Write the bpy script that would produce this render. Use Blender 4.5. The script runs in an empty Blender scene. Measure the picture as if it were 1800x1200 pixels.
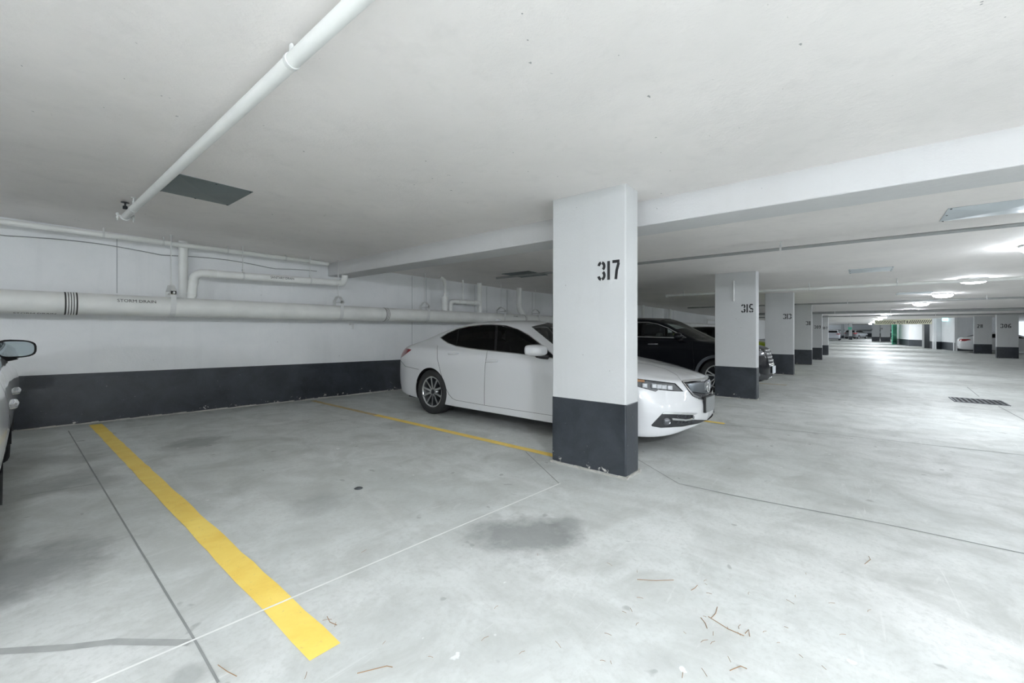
import bpy, bmesh, math, random
import numpy as np
from mathutils import Vector, Matrix

random.seed(7)
sc = bpy.context.scene
col = sc.collection
PI = math.pi

# ------------------------------------------------------------------ camera
CAM_H = 1.28
F_PX, HORIZON, CX = 745.0, 578.0, 900.0
YAW = math.atan2(615, 745)                       # angle between the view and the aisle (+x)
FW = (math.cos(YAW), math.sin(YAW)); RT = (math.sin(YAW), -math.cos(YAW))
cam = bpy.data.cameras.new('camera'); cam_o = bpy.data.objects.new('camera', cam); col.objects.link(cam_o)
cam.sensor_width = 36; cam.lens = F_PX / 1800 * 36
cam.shift_y = -(600 - HORIZON) / 1800
cam.clip_start = .05; cam.clip_end = 400
cam_o.location = (0, 0, CAM_H); cam_o.rotation_euler = (PI / 2, 0, YAW - PI / 2)
sc.camera = cam_o

# ------------------------------------------------------------------ world and exposure
sc.view_settings.view_transform = 'Standard'; sc.view_settings.look = 'None'
sc.view_settings.gamma = 1; sc.view_settings.use_curve_mapping = False
sc.view_settings.exposure = 2.0
w = bpy.data.worlds.new('world'); sc.world = w; w.use_nodes = True
w.node_tree.nodes['Background'].inputs[0].default_value = (.8, .9, 1, 1)
w.node_tree.nodes['Background'].inputs[1].default_value = .3
sc.cycles.use_adaptive_sampling = True; sc.cycles.adaptive_threshold = .03; sc.cycles.adaptive_min_samples = 24
sc.cycles.max_bounces = 12; sc.cycles.diffuse_bounces = 8; sc.cycles.transparent_max_bounces = 12
sc.cycles.sample_clamp_indirect = 6; sc.cycles.caustics_reflective = False; sc.cycles.caustics_refractive = False
LAMP_STRENGTH = 50
LAMP_Y = -1.9
LAMP_POWER = [1.2, 3.2, 2.7, .35, .7, .42, .4, .4, .45, .9, 1, 1.3, 1.3, 1.2, 1, 1]      # strengths tuned lamp by lamp to balance the brightness
LAMP_X = [-9.85, -5.15, -.45, 4.25, 8.95, 13.7, 18.3, 22.6, 27.2, 33, 39, 47, 56, 66, 78, 90]

# ------------------------------------------------------------------ levels: the slab falls gently along the aisle
KX = [-20, 0, 3.4, 9.4, 15.4, 21.4, 27.4, 33, 60, 140]
KZ = [.30, .065, -.005, -.115, -.135, -.22, -.34, -.385, -.385, -.385]
def floor_z(x): return float(np.interp(x, KX, KZ))
CEIL = 2.53
def ceil_z(x): return floor_z(x) + CEIL
def slope(x): return (floor_z(x + .5) - floor_z(x - .5))
def at(px, py, x=None, y=None, z=None, Z=None, floor=False, dz=0):
    """the point of the place seen at a pixel of the 1800x1200 frame, on a plane x=, y=, z= or at depth Z"""
    t = (px - CX) / F_PX
    r = Vector((FW[0] + t * RT[0], FW[1] + t * RT[1], (HORIZON - py) / F_PX)); o = Vector((0, 0, CAM_H))
    if floor:
        zz = 0.
        for i in range(12):
            p = o + r * ((zz - CAM_H) / r.z); zz = floor_z(p.x) + dz
        return p
    k = Z if Z is not None else x / r.x if x is not None else y / r.y if y is not None else (z - CAM_H) / r.z
    return o + r * k

# ------------------------------------------------------------------ materials
def mat(name, color, rough=.5, metal=0., emit=None, strength=0, coat=0., noise=0., nscale=4., bump=0., bscale=40., alpha=None, spec=.5):
    m = bpy.data.materials.new(name); m.use_nodes = True; nt = m.node_tree
    b = nt.nodes['Principled BSDF']
    b.inputs['Base Color'].default_value = (*color, 1); b.inputs['Roughness'].default_value = rough
    b.inputs['Metallic'].default_value = metal; b.inputs['Coat Weight'].default_value = coat
    b.inputs['Coat Roughness'].default_value = .04; b.inputs['Specular IOR Level'].default_value = spec
    if emit: b.inputs['Emission Color'].default_value = (*emit, 1); b.inputs['Emission Strength'].default_value = strength
    if noise or bump:
        g = nt.nodes.new('ShaderNodeTexCoord')
    if noise:
        n = nt.nodes.new('ShaderNodeTexNoise'); n.inputs['Scale'].default_value = nscale; n.inputs['Detail'].default_value = 6
        nt.links.new(g.outputs['Object'], n.inputs['Vector'])
        mx = nt.nodes.new('ShaderNodeMix'); mx.data_type = 'RGBA'
        mx.inputs['A'].default_value = (*[c * (1 - noise) for c in color], 1); mx.inputs['B'].default_value = (*[min(1, c * (1 + noise)) for c in color], 1)
        nt.links.new(n.outputs['Fac'], mx.inputs['Factor']); nt.links.new(mx.outputs['Result'], b.inputs['Base Color'])
    if bump:
        n2 = nt.nodes.new('ShaderNodeTexNoise'); n2.inputs['Scale'].default_value = bscale; n2.inputs['Detail'].default_value = 4
        nt.links.new(g.outputs['Object'], n2.inputs['Vector'])
        bp = nt.nodes.new('ShaderNodeBump'); bp.inputs['Strength'].default_value = bump; bp.inputs['Distance'].default_value = .01
        nt.links.new(n2.outputs['Fac'], bp.inputs['Height']); nt.links.new(bp.outputs['Normal'], b.inputs['Normal'])
    return m

class NT:
    """tiny node-graph helper"""
    def __init__(s, m): s.nt = m.node_tree; s.b = s.nt.nodes['Principled BSDF']
    def n(s, t, **k):
        x = s.nt.nodes.new(t)
        for a, v in k.items(): setattr(x, a, v)
        return x
    def l(s, a, b): s.nt.links.new(a, b)
    def pos(s): return s.n('ShaderNodeNewGeometry').outputs['Position']
    def noise(s, vec, scale, detail=5, rough=.55, dist=0, stretch=None):
        if stretch:
            mp = s.n('ShaderNodeMapping'); mp.inputs['Scale'].default_value = stretch; s.l(vec, mp.inputs['Vector']); vec = mp.outputs['Vector']
        x = s.n('ShaderNodeTexNoise'); x.inputs['Scale'].default_value = scale; x.inputs['Detail'].default_value = detail
        x.inputs['Roughness'].default_value = rough; x.inputs['Distortion'].default_value = dist
        s.l(vec, x.inputs['Vector']); return x.outputs['Fac']
    def ramp(s, fac, stops):
        x = s.n('ShaderNodeValToRGB'); e = x.color_ramp.elements
        while len(e) < len(stops): e.new(.5)
        for el, (p, c) in zip(e, stops):
            el.position = p; el.color = (c, c, c, 1) if isinstance(c, (int, float)) else (*c, 1)
        s.l(fac, x.inputs['Fac']); return x.outputs['Color']
    def math(s, op, a, b=None, clamp=False):
        x = s.n('ShaderNodeMath', operation=op); x.use_clamp = clamp
        for i, v in enumerate((a, b)):
            if v is None: continue
            if isinstance(v, (int, float)): x.inputs[i].default_value = v
            else: s.l(v, x.inputs[i])
        return x.outputs[0]
    def mix(s, fac, a, b, blend='MIX'):
        x = s.n('ShaderNodeMix', data_type='RGBA', blend_type=blend)
        for k, v in (('Factor', fac), ('A', a), ('B', b)):
            if isinstance(v, tuple): x.inputs[k].default_value = (*v, 1) if len(v) == 3 else v
            elif isinstance(v, (int, float)): x.inputs[k].default_value = v
            else: s.l(v, x.inputs[k])
        return x.outputs['Result']
    def bump(s, h, strength, dist=.01):
        x = s.n('ShaderNodeBump'); x.inputs['Strength'].default_value = strength; x.inputs['Distance'].default_value = dist
        s.l(h, x.inputs['Height']); s.l(x.outputs['Normal'], s.b.inputs['Normal'])

STAINS = []      # (x, y, rx, ry, angle, strength): oil spots on the slab, filled below
def spot(px, py, rpx, rpy, k):
    p = at(px, py, floor=True); q = at(px + rpx, py, floor=True); r = at(px, py - rpy, floor=True)
    d = q - p; STAINS.append((p.x, p.y, d.length, (r - p).length, math.atan2(d.y, d.x), k))
spot(925, 940, 115, 38, .72); spot(345, 778, 50, 12, .6); spot(1000, 925, 40, 22, .5); spot(560, 885, 60, 22, .3); spot(20, 1010, 150, 50, .6); spot(60, 860, 60, 40, .35)
spot(330, 1190, 40, 25, .4); spot(700, 745, 40, 8, .2); spot(160, 850, 70, 14, .35); spot(820, 885, 60, 14, .18)
spot(1150, 1160, 60, 20, .12); spot(100, 808, 90, 8, .35)
def floor_material():
    m = mat('concrete_floor', (.5, .52, .5), .45); t = NT(m); P = t.pos(); t.b.inputs['Specular IOR Level'].default_value = .35
    big = t.noise(P, .55, 5, .6, .4); mid = t.noise(P, 2.6, 8, .65, .6); fine = t.noise(P, 38, 6, .7)
    sweep = t.noise(P, 1.3, 7, .6, 1.2, (1.6, .35, 1))
    c = t.ramp(big, [(.3, (.52, .545, .53)), (.5, (.61, .63, .615)), (.72, (.68, .69, .675))])
    c = t.mix(t.ramp(mid, [(.36, .8), (.60, 0.)]), c, (.44, .455, .435))
    c = t.mix(t.ramp(sweep, [(.5, 0.), (.75, .45)]), c, (.75, .76, .75))
    c = t.mix(t.ramp(fine, [(.3, .55), (.52, 0.)]), c, (.45, .46, .44))
    chips = t.noise(P, 9, 3, .5)
    c = t.mix(t.ramp(chips, [(.735, 0.), (.76, .7)]), c, (.82, .83, .82))
    dark = t.noise(P, 7, 2, .5, .3)
    c = t.mix(t.ramp(dark, [(.25, .7), (.29, 0.)]), c, (.32, .33, .32))
    scuff = t.noise(P, 7, 6, .7, 1.5, (1., .12, 1)); c = t.mix(t.ramp(scuff, [(.62, 0.), (.74, .45)]), c, (.40, .41, .40))
    scuf2 = t.noise(P, 9, 5, .7, 1., (.15, 1.3, 1)); c = t.mix(t.ramp(scuf2, [(.62, 0.), (.72, .4)]), c, (.80, .81, .79))
    wob = t.noise(P, 5, 5, .65)
    sx = t.n('ShaderNodeSeparateXYZ'); t.l(P, sx.inputs[0])
    for (x, y, rx, ry, an, k) in STAINS:
        ca, sa = math.cos(an), math.sin(an)
        dx = t.math('SUBTRACT', sx.outputs[0], x); dy = t.math('SUBTRACT', sx.outputs[1], y)
        u = t.math('DIVIDE', t.math('ADD', t.math('MULTIPLY', dx, ca), t.math('MULTIPLY', dy, sa)), rx)
        v = t.math('DIVIDE', t.math('SUBTRACT', t.math('MULTIPLY', dy, ca), t.math('MULTIPLY', dx, sa)), ry)
        d = t.math('SQRT', t.math('ADD', t.math('MULTIPLY', u, u), t.math('MULTIPLY', v, v)))
        d = t.math('ADD', d, t.math('MULTIPLY', t.math('SUBTRACT', wob, .5), 1.6))
        f = t.ramp(d, [(.45, k), (1., 0.)])
        c = t.mix(f, c, (.21, .22, .215))
    t.l(c, t.b.inputs['Base Color'])
    t.l(t.ramp(mid, [(.3, .62), (.7, .45)]), t.b.inputs['Roughness'])
    t.bump(t.math('ADD', fine, t.math('MULTIPLY', mid, 2.)), .12, .006)
    return m
def painted_concrete(name, base, dirt, rough=.6, amt=.5, bump=.25, rust=0.):
    m = mat(name, base, rough); t = NT(m); P = t.pos()
    a = t.noise(P, .8, 6, .6, .5); b = t.noise(P, 6, 6, .65, .4); s = t.noise(P, 1.5, 6, .6, .3, (3, 3, .25)); f = t.noise(P, 55, 4, .6)
    c = t.mix(t.ramp(a, [(.35, amt), (.65, 0.)]), base, dirt)
    c = t.mix(t.ramp(b, [(.3, amt * .5), (.5, 0.)]), c, dirt)
    c = t.mix(t.ramp(s, [(.55, 0.), (.8, amt * .5)]), c, tuple(x * .82 for x in dirt))
    p = t.noise(P, 23, 2, .5)
    c = t.mix(t.ramp(p, [(.215, .75), (.24, 0.)]), c, (.22, .23, .23))
    if rust: c = t.mix(t.ramp(t.noise(P, 1.7, 4, .5), [(.62, 0.), (.75, rust)]), c, (.5, .4, .3))
    t.l(c, t.b.inputs['Base Color']); t.bump(t.math('ADD', f, t.math('MULTIPLY', b, 3.)), bump, .006)
    return m
def dark_band():
    m = mat('charcoal_paint', (.035, .042, .052), .38); t = NT(m); P = t.pos()
    a = t.noise(P, 3, 6, .65, .5); f = t.noise(P, 34, 3, .6); k = t.noise(P, 16, 4, .6, .3)
    c = t.ramp(a, [(.3, (.022, .027, .034)), (.7, (.05, .058, .07))])
    c = t.mix(t.ramp(f, [(.71, 0.), (.75, .5)]), c, (.3, .32, .33))
    tc = t.n('ShaderNodeTexCoord'); sz = t.n('ShaderNodeSeparateXYZ'); t.l(tc.outputs['Object'], sz.inputs[0])
    near = t.math('SUBTRACT', .22, sz.outputs[2])            # worn towards the foot of the column
    w_ = t.math('ADD', t.math('MULTIPLY', near, .9), k)
    c = t.mix(t.ramp(w_, [(.79, 0.), (.83, .8)]), c, (.62, .61, .57))
    t.l(c, t.b.inputs['Base Color']); t.bump(t.math('ADD', a, f), .25, .006)
    t.l(t.ramp(a, [(.3, .3), (.7, .5)]), t.b.inputs['Roughness'])
    return m
M = {}
M['floor'] = floor_material()
M['ceiling'] = painted_concrete('white_ceiling_paint', (.88, .845, .825), (.76, .735, .72), .75, .5)
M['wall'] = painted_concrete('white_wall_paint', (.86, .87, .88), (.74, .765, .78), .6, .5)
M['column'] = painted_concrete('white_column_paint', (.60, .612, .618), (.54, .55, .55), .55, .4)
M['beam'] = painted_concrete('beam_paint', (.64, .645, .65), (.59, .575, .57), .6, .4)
M['band'] = dark_band()
M['band_plain'] = mat('charcoal_wall_paint', (.04, .047, .056), .42, noise=.25, nscale=3)
M['mortar'] = mat('bare_mortar', (.42, .41, .38), .9, noise=.35, nscale=20, bump=.5)
M['pipe'] = mat('white_painted_pipe', (.83, .84, .82), .45, noise=.08, nscale=5)
M['pipe_dirty'] = mat('weathered_white_pipe', (.80, .81, .785), .45, noise=.15, nscale=4)
M['strap'] = mat('painted_hanger_metal', (.70, .71, .70), .45, noise=.1, nscale=12)
M['rubber_band'] = mat('dark_gasket', (.05, .05, .045), .7)
M['wire'] = mat('thin_cable', (.3, .31, .31), .6)
M['dark_pipe'] = mat('grey_sprinkler_pipe', (.33, .34, .34), .45, .2, noise=.2, nscale=6)
M['seam'] = mat('wall_seam_grey', (.42, .44, .45), .8)  # grey of the vertical wall seams
M['ink'] = mat('black_stencil_paint', (.02, .02, .022), .6)
def line_paint():
    m = mat('yellow_line_paint', (.86, .58, .08), .55); t = NT(m); P = t.pos()
    a = t.noise(P, 4, 7, .65, .4); f = t.noise(P, 40, 4, .7)
    c = t.ramp(a, [(.3, (.88, .60, .11)), (.65, (.96, .73, .17))])
    c = t.mix(t.ramp(f, [(.28, .5), (.40, 0.)]), c, (.5, .4, .18))
    t.l(c, t.b.inputs['Base Color']); t.bump(f, .15, .004); return m
M['yellow'] = line_paint()
M['yellow_faded'] = mat('faded_yellow_paint', (.52, .40, .20), .6, noise=.35, nscale=9)
M['joint'] = mat('joint_dark', (.25, .26, .255), .8, noise=.3, nscale=6)  # dark tone of the slab joints
M['chalk'] = mat('pale_sealed_joint', (.78, .79, .77), .8, noise=.15, nscale=10)
M['steel'] = mat('galvanised_sheet', (.55, .6, .63), .38, .6, noise=.15, nscale=3)
M['steel_dark'] = mat('dull_sheet_metal', (.17, .20, .20), .5, .2, noise=.25, nscale=3)
M['grate'] = mat('cast_iron', (.10, .11, .12), .5, .5)
M['hole'] = mat('drain_void', (.03, .03, .03), .9)
def lens(k):
    n = 'lamp_lens_%d' % round(k * 100)
    if n not in M: M[n] = mat(n, (.9, .92, .95), .3, emit=(.91, .965, 1.03), strength=LAMP_STRENGTH * k)
    return M[n]
M['lamp_body'] = mat('lamp_housing', (.75, .77, .78), .4)
M['green'] = mat('mint_door_paint', (.16, .62, .42), .4)
M['black'] = mat('black_plastic', (.012, .012, .013), .45)
M['gloss_black'] = mat('gloss_black_trim', (.01, .01, .012), .12)
M['chrome'] = mat('chrome', (.78, .79, .8), .12, 1.)
M['lens_cube'] = mat('headlamp_cube', (.42, .43, .45), .25, .4)
M['mirror'] = mat('mirror_glass', (.22, .25, .26), .03, 1.)
M['alloy'] = mat('machined_alloy', (.72, .73, .74), .25, .9)
M['alloy_dark'] = mat('dark_alloy', (.05, .055, .06), .35, .6)
M['tyre'] = mat('tyre_rubber', (.028, .029, .03), .75, bump=.2, bscale=90)
M['red_lens'] = mat('red_lamp_lens', (.28, .012, .018), .12, coat=1)
M['lamp_glass'] = mat('clear_lamp', (.20, .21, .225), .12, .7, coat=1)
M['amber'] = mat('amber_reflector', (.42, .22, .11), .25, coat=1)
M['plate'] = mat('blank_grey_plate', (.24, .25, .25), .6)
M['plate_white'] = mat('pale_plate', (.75, .78, .82), .5)
M['mesh_black'] = mat('grille_mesh', (.03, .032, .035), .5)
M['seat'] = mat('grey_seat', (.14, .145, .15), .7)
M['shield'] = mat('brushed_shield', (.16, .18, .20), .3, .85)
M['lane_green'] = mat('cyan_sign', (.4, .75, .78), .4, emit=(.45, .9, .95), strength=.6)
M['hazard'] = mat('pale_yellow_paint', (.92, .91, .72), .6)
M['twig'] = mat('dry_twig', (.30, .17, .08), .8)
def paint(name, c, rough=.32, inside=(.03, .03, .032), metal=0.):
    m = mat(name, c, rough, metal, coat=1. if max(c) > .05 else 0., spec=.5 if max(c) > .05 else .3); t = NT(m)
    g = t.n('ShaderNodeNewGeometry'); t.l(t.mix(g.outputs['Backfacing'], c, inside), t.b.inputs['Base Color']); return m
def glass(name, tint, k=.5):
    m = bpy.data.materials.new(name); m.use_nodes = True; nt = m.node_tree; nt.nodes.clear()
    o = nt.nodes.new('ShaderNodeOutputMaterial'); mx = nt.nodes.new('ShaderNodeMixShader'); tr = nt.nodes.new('ShaderNodeBsdfTransparent')
    gl = nt.nodes.new('ShaderNodeBsdfGlossy'); fr = nt.nodes.new('ShaderNodeFresnel'); fr.inputs['IOR'].default_value = 1.5
    tr.inputs[0].default_value = (*tint, 1); gl.inputs['Roughness'].default_value = .02; gl.inputs['Color'].default_value = (k, k, k, 1)
    nt.links.new(fr.outputs[0], mx.inputs[0]); nt.links.new(tr.outputs[0], mx.inputs[1]); nt.links.new(gl.outputs[0], mx.inputs[2])
    nt.links.new(mx.outputs[0], o.inputs[0]); return m
M['glass_dark'] = glass('privacy_glass', (.045, .045, .05), .6)
M['glass_mid'] = glass('tinted_glass', (.16, .17, .17), .6)
M['glass_clear'] = glass('clear_glass', (.72, .78, .76), .9)
M['white_paint'] = paint('pearl_white_paint', (.70, .71, .725), .3)
M['black_paint'] = paint('black_car_paint', (.006, .007, .010), .22)
M['lime_paint'] = paint('lime_car_paint', (.42, .52, .02), .3)
M['silver_paint'] = paint('silver_car_paint', (.55, .57, .62), .3, metal=.3)
M['grey_paint'] = paint('dark_grey_car_paint', (.09, .095, .1), .3)

# ------------------------------------------------------------------ object helpers
def tag(o, label=None, cat=None, group=None, kind=None):
    if label: o['label'] = label
    if cat: o['category'] = cat
    if group: o['group'] = group
    if kind: o['kind'] = kind
    return o
def empty(name, loc, label, cat, group=None, rz=0):
    o = bpy.data.objects.new(name, None); col.objects.link(o); o.location = loc; o.rotation_euler = (0, 0, rz); o.empty_display_size = .1
    return tag(o, label, cat, group)
def link(name, me, parent=None, loc=(0, 0, 0)):
    o = bpy.data.objects.new(name, me); col.objects.link(o); o.location = loc
    if parent: o.parent = parent
    return o
class MB:
    def __init__(s): s.v = []; s.f = []; s.mi = []; s.sm = []
    def add(s, vs, fs, mi=0, smooth=False):
        b = len(s.v); s.v += [tuple(v) for v in vs]
        for f in fs: s.f.append([b + i for i in f]); s.mi.append(mi); s.sm.append(smooth)
        return s
    def box(s, x0, x1, y0, y1, z0, z1, mi=0):
        return s.add([(x, y, z) for z in (z0, z1) for y in (y0, y1) for x in (x0, x1)],
                     [(0, 2, 3, 1), (4, 5, 7, 6), (0, 1, 5, 4), (2, 6, 7, 3), (0, 4, 6, 2), (1, 3, 7, 5)], mi)
    def tube(s, pts, r, n=12, mi=0, caps=True):
        pts = [Vector(p) for p in pts]; rings = []
        rr = r if isinstance(r, (list, tuple)) else [r] * len(pts)
        up = None
        for i, p in enumerate(pts):
            d = (pts[min(i + 1, len(pts) - 1)] - pts[max(i - 1, 0)]).normalized()
            if up is None: up = Vector((0, 0, 1)) if abs(d.z) < .9 else Vector((1, 0, 0))
            a = d.cross(up).normalized(); up = a.cross(d).normalized()
            rings.append([p + (a * math.cos(2 * PI * k / n) + up * math.sin(2 * PI * k / n)) * rr[i] for k in range(n)])
        vs = [q for rg in rings for q in rg]; fs = []
        for i in range(len(pts) - 1):
            for k in range(n):
                a, b = i * n + k, i * n + (k + 1) % n; fs.append((a, b, b + n, a + n))
        s.add(vs, fs, mi, True)
        if caps:
            s.add(rings[0], [tuple(range(n))[::-1]], mi); s.add(rings[-1], [tuple(range(n))], mi)
        return s
    def ribbon(s, pts, wd, axis, h=0., mi=0):
        """flat strip of width wd following pts, lying square to axis"""
        pts = [Vector(p) for p in pts]; L = []; R = []; axis = Vector(axis)
        for i, p in enumerate(pts):
            d = (pts[min(i + 1, len(pts) - 1)] - pts[max(i - 1, 0)]).normalized(); a = d.cross(axis).normalized() * wd / 2
            L.append(p - a); R.append(p + a)
        n = len(pts); return s.add(L + R, [(i, i + n, i + n + 1, i + 1) for i in range(n - 1)], mi)
    def prism(s, poly, axis_vec, mi=0):
        """extrude a planar 3D polygon by a vector"""
        poly = [Vector(p) for p in poly]; n = len(poly); d = Vector(axis_vec)
        s.add(poly + [p + d for p in poly], [tuple(range(n))[::-1], tuple(range(n, 2 * n))] + [(i, (i + 1) % n, (i + 1) % n + n, i + n) for i in range(n)], mi); return s
    def lathe(s, prof, n, axis='z', c=(0, 0, 0), mi=0, smooth=True):
        """prof: (radius, height) pairs"""
        vs = []; m = len(prof)
        for k in range(n):
            a = 2 * PI * k / n
            for (r, h) in prof:
                x, y = r * math.cos(a), r * math.sin(a)
                p = (x, y, h) if axis == 'z' else (h, x, y)
                vs.append((p[0] + c[0], p[1] + c[1], p[2] + c[2]))
        fs = [(k * m + j, ((k + 1) % n) * m + j, ((k + 1) % n) * m + j + 1, k * m + j + 1) for k in range(n) for j in range(m - 1)]
        return s.add(vs, fs, mi, smooth)
    def mesh(s, name, mats):
        me = bpy.data.meshes.new(name); me.from_pydata(s.v, [], s.f)
        for m in (mats if isinstance(mats, (list, tuple)) else [mats]): me.materials.append(m)
        me.polygons.foreach_set('material_index', s.mi); me.polygons.foreach_set('use_smooth', s.sm); me.validate(); me.update()
        bm = bmesh.new(); bm.from_mesh(me); bmesh.ops.recalc_face_normals(bm, faces=bm.faces); bm.to_mesh(me); bm.free()
        return me
    def obj(s, name, mats, parent=None, loc=(0, 0, 0), bevel=0):
        o = link(name, s.mesh(name, mats), parent, loc)
        if bevel:
            b = o.modifiers.new('bevel', 'BEVEL'); b.width = bevel; b.segments = 2; b.limit_method = 'ANGLE'
        return o
def arc(c, a, b, r, t0, t1, n=8):
    """points on an arc about c in the plane of unit vectors a, b"""
    c, a, b = Vector(c), Vector(a), Vector(b)
    return [c + (a * math.cos(t0 + (t1 - t0) * i / n) + b * math.sin(t0 + (t1 - t0) * i / n)) * r for i in range(n + 1)]

# ------------------------------------------------------------------ the slab and the ceiling
XG = sorted(set([-16 + .5 * i for i in range(100)] + [34 + 4 * i for i in range(27)]))
YG = [-14, -9, -6, -3, 0, 1.5, 3, 5, 7.78]
def slab(name, m, up, thick):
    mb = MB(); vs = []
    for x in XG:
        for y in YG: vs.append((x, y, (floor_z(x) if up else ceil_z(x))))
    ny = len(YG); off = len(vs)
    t = -thick if up else thick
    vs += [(v[0], v[1], v[2] + t) for v in vs]
    fs = []
    for i in range(len(XG) - 1):
        for j in range(ny - 1):
            a = i * ny + j; q = (a, a + ny, a + ny + 1, a + 1); fs.append(q); fs.append(tuple(k + off for k in q[::-1]))
    nx = len(XG)
    for i in range(nx - 1):
        for j in (0, ny - 1):
            a = i * ny + j; fs.append((a, a + ny, a + ny + off, a + off))
    for j in range(ny - 1):
        for i in (0, nx - 1):
            a = i * ny + j; fs.append((a, a + 1, a + 1 + off, a + off))
    mb.add(vs, fs); return tag(mb.obj(name, m), kind='structure')
floor = slab('floor', M['floor'], True, .25)
ceiling = slab('ceiling', M['ceiling'], False, .25)

def floor_strip(name, pts, wd, m, dz=.002, label=None, n=24):
    """a thin strip laid on the slab through floor points"""
    P = [Vector(p) for p in pts]; out = []
    for a, b in zip(P[:-1], P[1:]):
        for i in range(n): out.append(a.lerp(b, i / n))
    out.append(P[-1])
    for p in out: p.z = floor_z(p.x) + dz
    mb = MB(); mb.ribbon(out, wd, (0, 0, 1)); o = mb.obj(name, m, floor)
    if label: tag(o, label)
    return o
FP = lambda px, py: at(px, py, floor=True)
def line_quad(name, x0, x1, y0, y1, m, label, wob=.006):
    mb = MB(); n = 40; rnd = random.Random(name + str(x0)); L = []; R = []
    for i in range(n + 1):
        y = y0 + (y1 - y0) * i / n
        xa, xb = x0 + rnd.uniform(-wob, wob), x1 + rnd.uniform(-wob, wob)
        L.append((xa, y, floor_z(xa) + .003)); R.append((xb, y, floor_z(xb) + .003))
    mb.add(L + R, [(i, i + n + 1, i + n + 2, i + 1) for i in range(n)])
    return tag(mb.obj(name, m, floor), label)
a_, b_ = FP(520, 1162), FP(567, 1112)
line_quad('parking_line', .735, .855, a_.y - .04, 7.62, M['yellow'], 'broad yellow stall line between the empty stall and the silver-white car', .004)
c_, d_ = FP(662, 729), FP(970, 801)
xl = (c_.x + d_.x) / 2
line_quad('parking_line', xl - .05, xl + .05, 2.3, c_.y, M['yellow'], 'yellow stall line running to the foot of the column marked 317', .003)
line_quad('parking_line', xl - .05, xl + .04, c_.y, 7.6, M['yellow_faded'], 'worn brownish end of the stall line near the wall', .006)
line_quad('parking_line', 6.50, 6.61, 1.50, 7.2, M['yellow'], 'yellow stall line end past the nose of the white sedan')
line_quad('parking_line', 12.5, 12.6, 1.45, 7.2, M['yellow_faded'], 'pale stall line beside the black car')
floor_strip('floor_joint', [FP(120, 757), FP(232, 943), FP(345, 1130), FP(384, 1200)], .009, M['joint'])
floor_strip('sealed_joint', [FP(150, 1208), FP(445, 1081), FP(760, 946), FP(985, 850)], .011, M['chalk'], .0045, 'pale filled joint crossing the yellow line')
floor_strip('floor_joint', [FP(924, 794), FP(983, 850)], .008, M['joint'])
floor_strip('floor_joint', [FP(1122, 808), FP(1193, 850)], .008, M['joint'])
floor_strip('floor_joint', [FP(1193, 850), FP(1300, 873), FP(1560, 922), FP(1810, 975)], .010, M['joint'])
floor_strip('floor_joint', [FP(1700, 680), FP(1721, 697)], .015, M['joint'], n=6)
floor_strip('floor_joint', [FP(1755, 714), FP(1800, 738)], .015, M['joint'], n=6)
floor_strip('floor_joint', [FP(1250, 744), FP(1480, 765), FP(1800, 800)], .012, M['joint'])
floor_strip('damp_streak', [FP(-10, 1146), FP(120, 1138), FP(200, 1128), FP(335, 1130)], .035, mat('damp_mark', (.36, .37, .36), .6, noise=.3, nscale=12))
floor_strip('floor_joint', [FP(36, 872), FP(170, 850)], .008, M['joint'])

# ------------------------------------------------------------------ walls
WALL_Y = 7.78
BAND = .655
def wall_grid(name, pts, m, z0=-.05, z1=None, thick=.2, side=1, parent=None, xs_step=1.0):
    """vertical wall along plan polyline pts following the slab; thick is laid on the far side"""
    mb = MB(); seg = []
    for (ax, ay), (bx, by) in zip(pts[:-1], pts[1:]):
        L = math.hypot(bx - ax, by - ay); n = max(1, int(L / xs_step))
        for i in range(n): seg.append((ax + (bx - ax) * i / n, ay + (by - ay) * i / n))
    seg.append(pts[-1]); n = len(seg); nor = []
    for i in range(n):
        a, b = seg[max(0, i - 1)], seg[min(n - 1, i + 1)]; d = Vector((b[0] - a[0], b[1] - a[1])).normalized(); nor.append((-d.y * side, d.x * side))
    rows = []
    for off in (0, thick):
        for top in (0, 1):
            rows.append([(p[0] + q[0] * off, p[1] + q[1] * off, floor_z(p[0]) + z0 if not top else (ceil_z(p[0]) + .05 if z1 is None else floor_z(p[0]) + z1)) for p, q in zip(seg, nor)])
    vs = [v for r in rows for v in r]; fs = []
    for i in range(n - 1):
        for (a, b) in ((0, 1), (2, 3), (1, 3), (0, 2)): fs.append((a * n + i, a * n + i + 1, b * n + i + 1, b * n + i))
    for i in (0, n - 1): fs.append((i, n + i, 3 * n + i, 2 * n + i))
    mb.add(vs, fs); return mb.obj(name, m, parent)
wall_left = tag(wall_grid('wall_left', [(-16, WALL_Y), (60, WALL_Y)], M['wall'], side=1), kind='structure')
wall_grid('painted_band', [(-16, WALL_Y - .004), (60, WALL_Y - .004)], M['band'], 0.0, BAND, .003, 1, wall_left)['label'] = 'charcoal painted lower band of the wall'
mb = MB(); rnd = random.Random(3); pts = []
x = -2.
while x < 12: pts.append(x); x += rnd.uniform(.06, .2)
for a, b in zip(pts[:-1], pts[1:]):
    d = rnd.uniform(.010, .022); h = rnd.uniform(.010, .022); z = floor_z((a + b) / 2)
    mb.box(a, b, WALL_Y - d, WALL_Y, z - .01, z + h)
tag(mb.obj('mortar_fillet', M['mortar'], wall_left), 'rough grey mortar along the wall foot')
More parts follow.
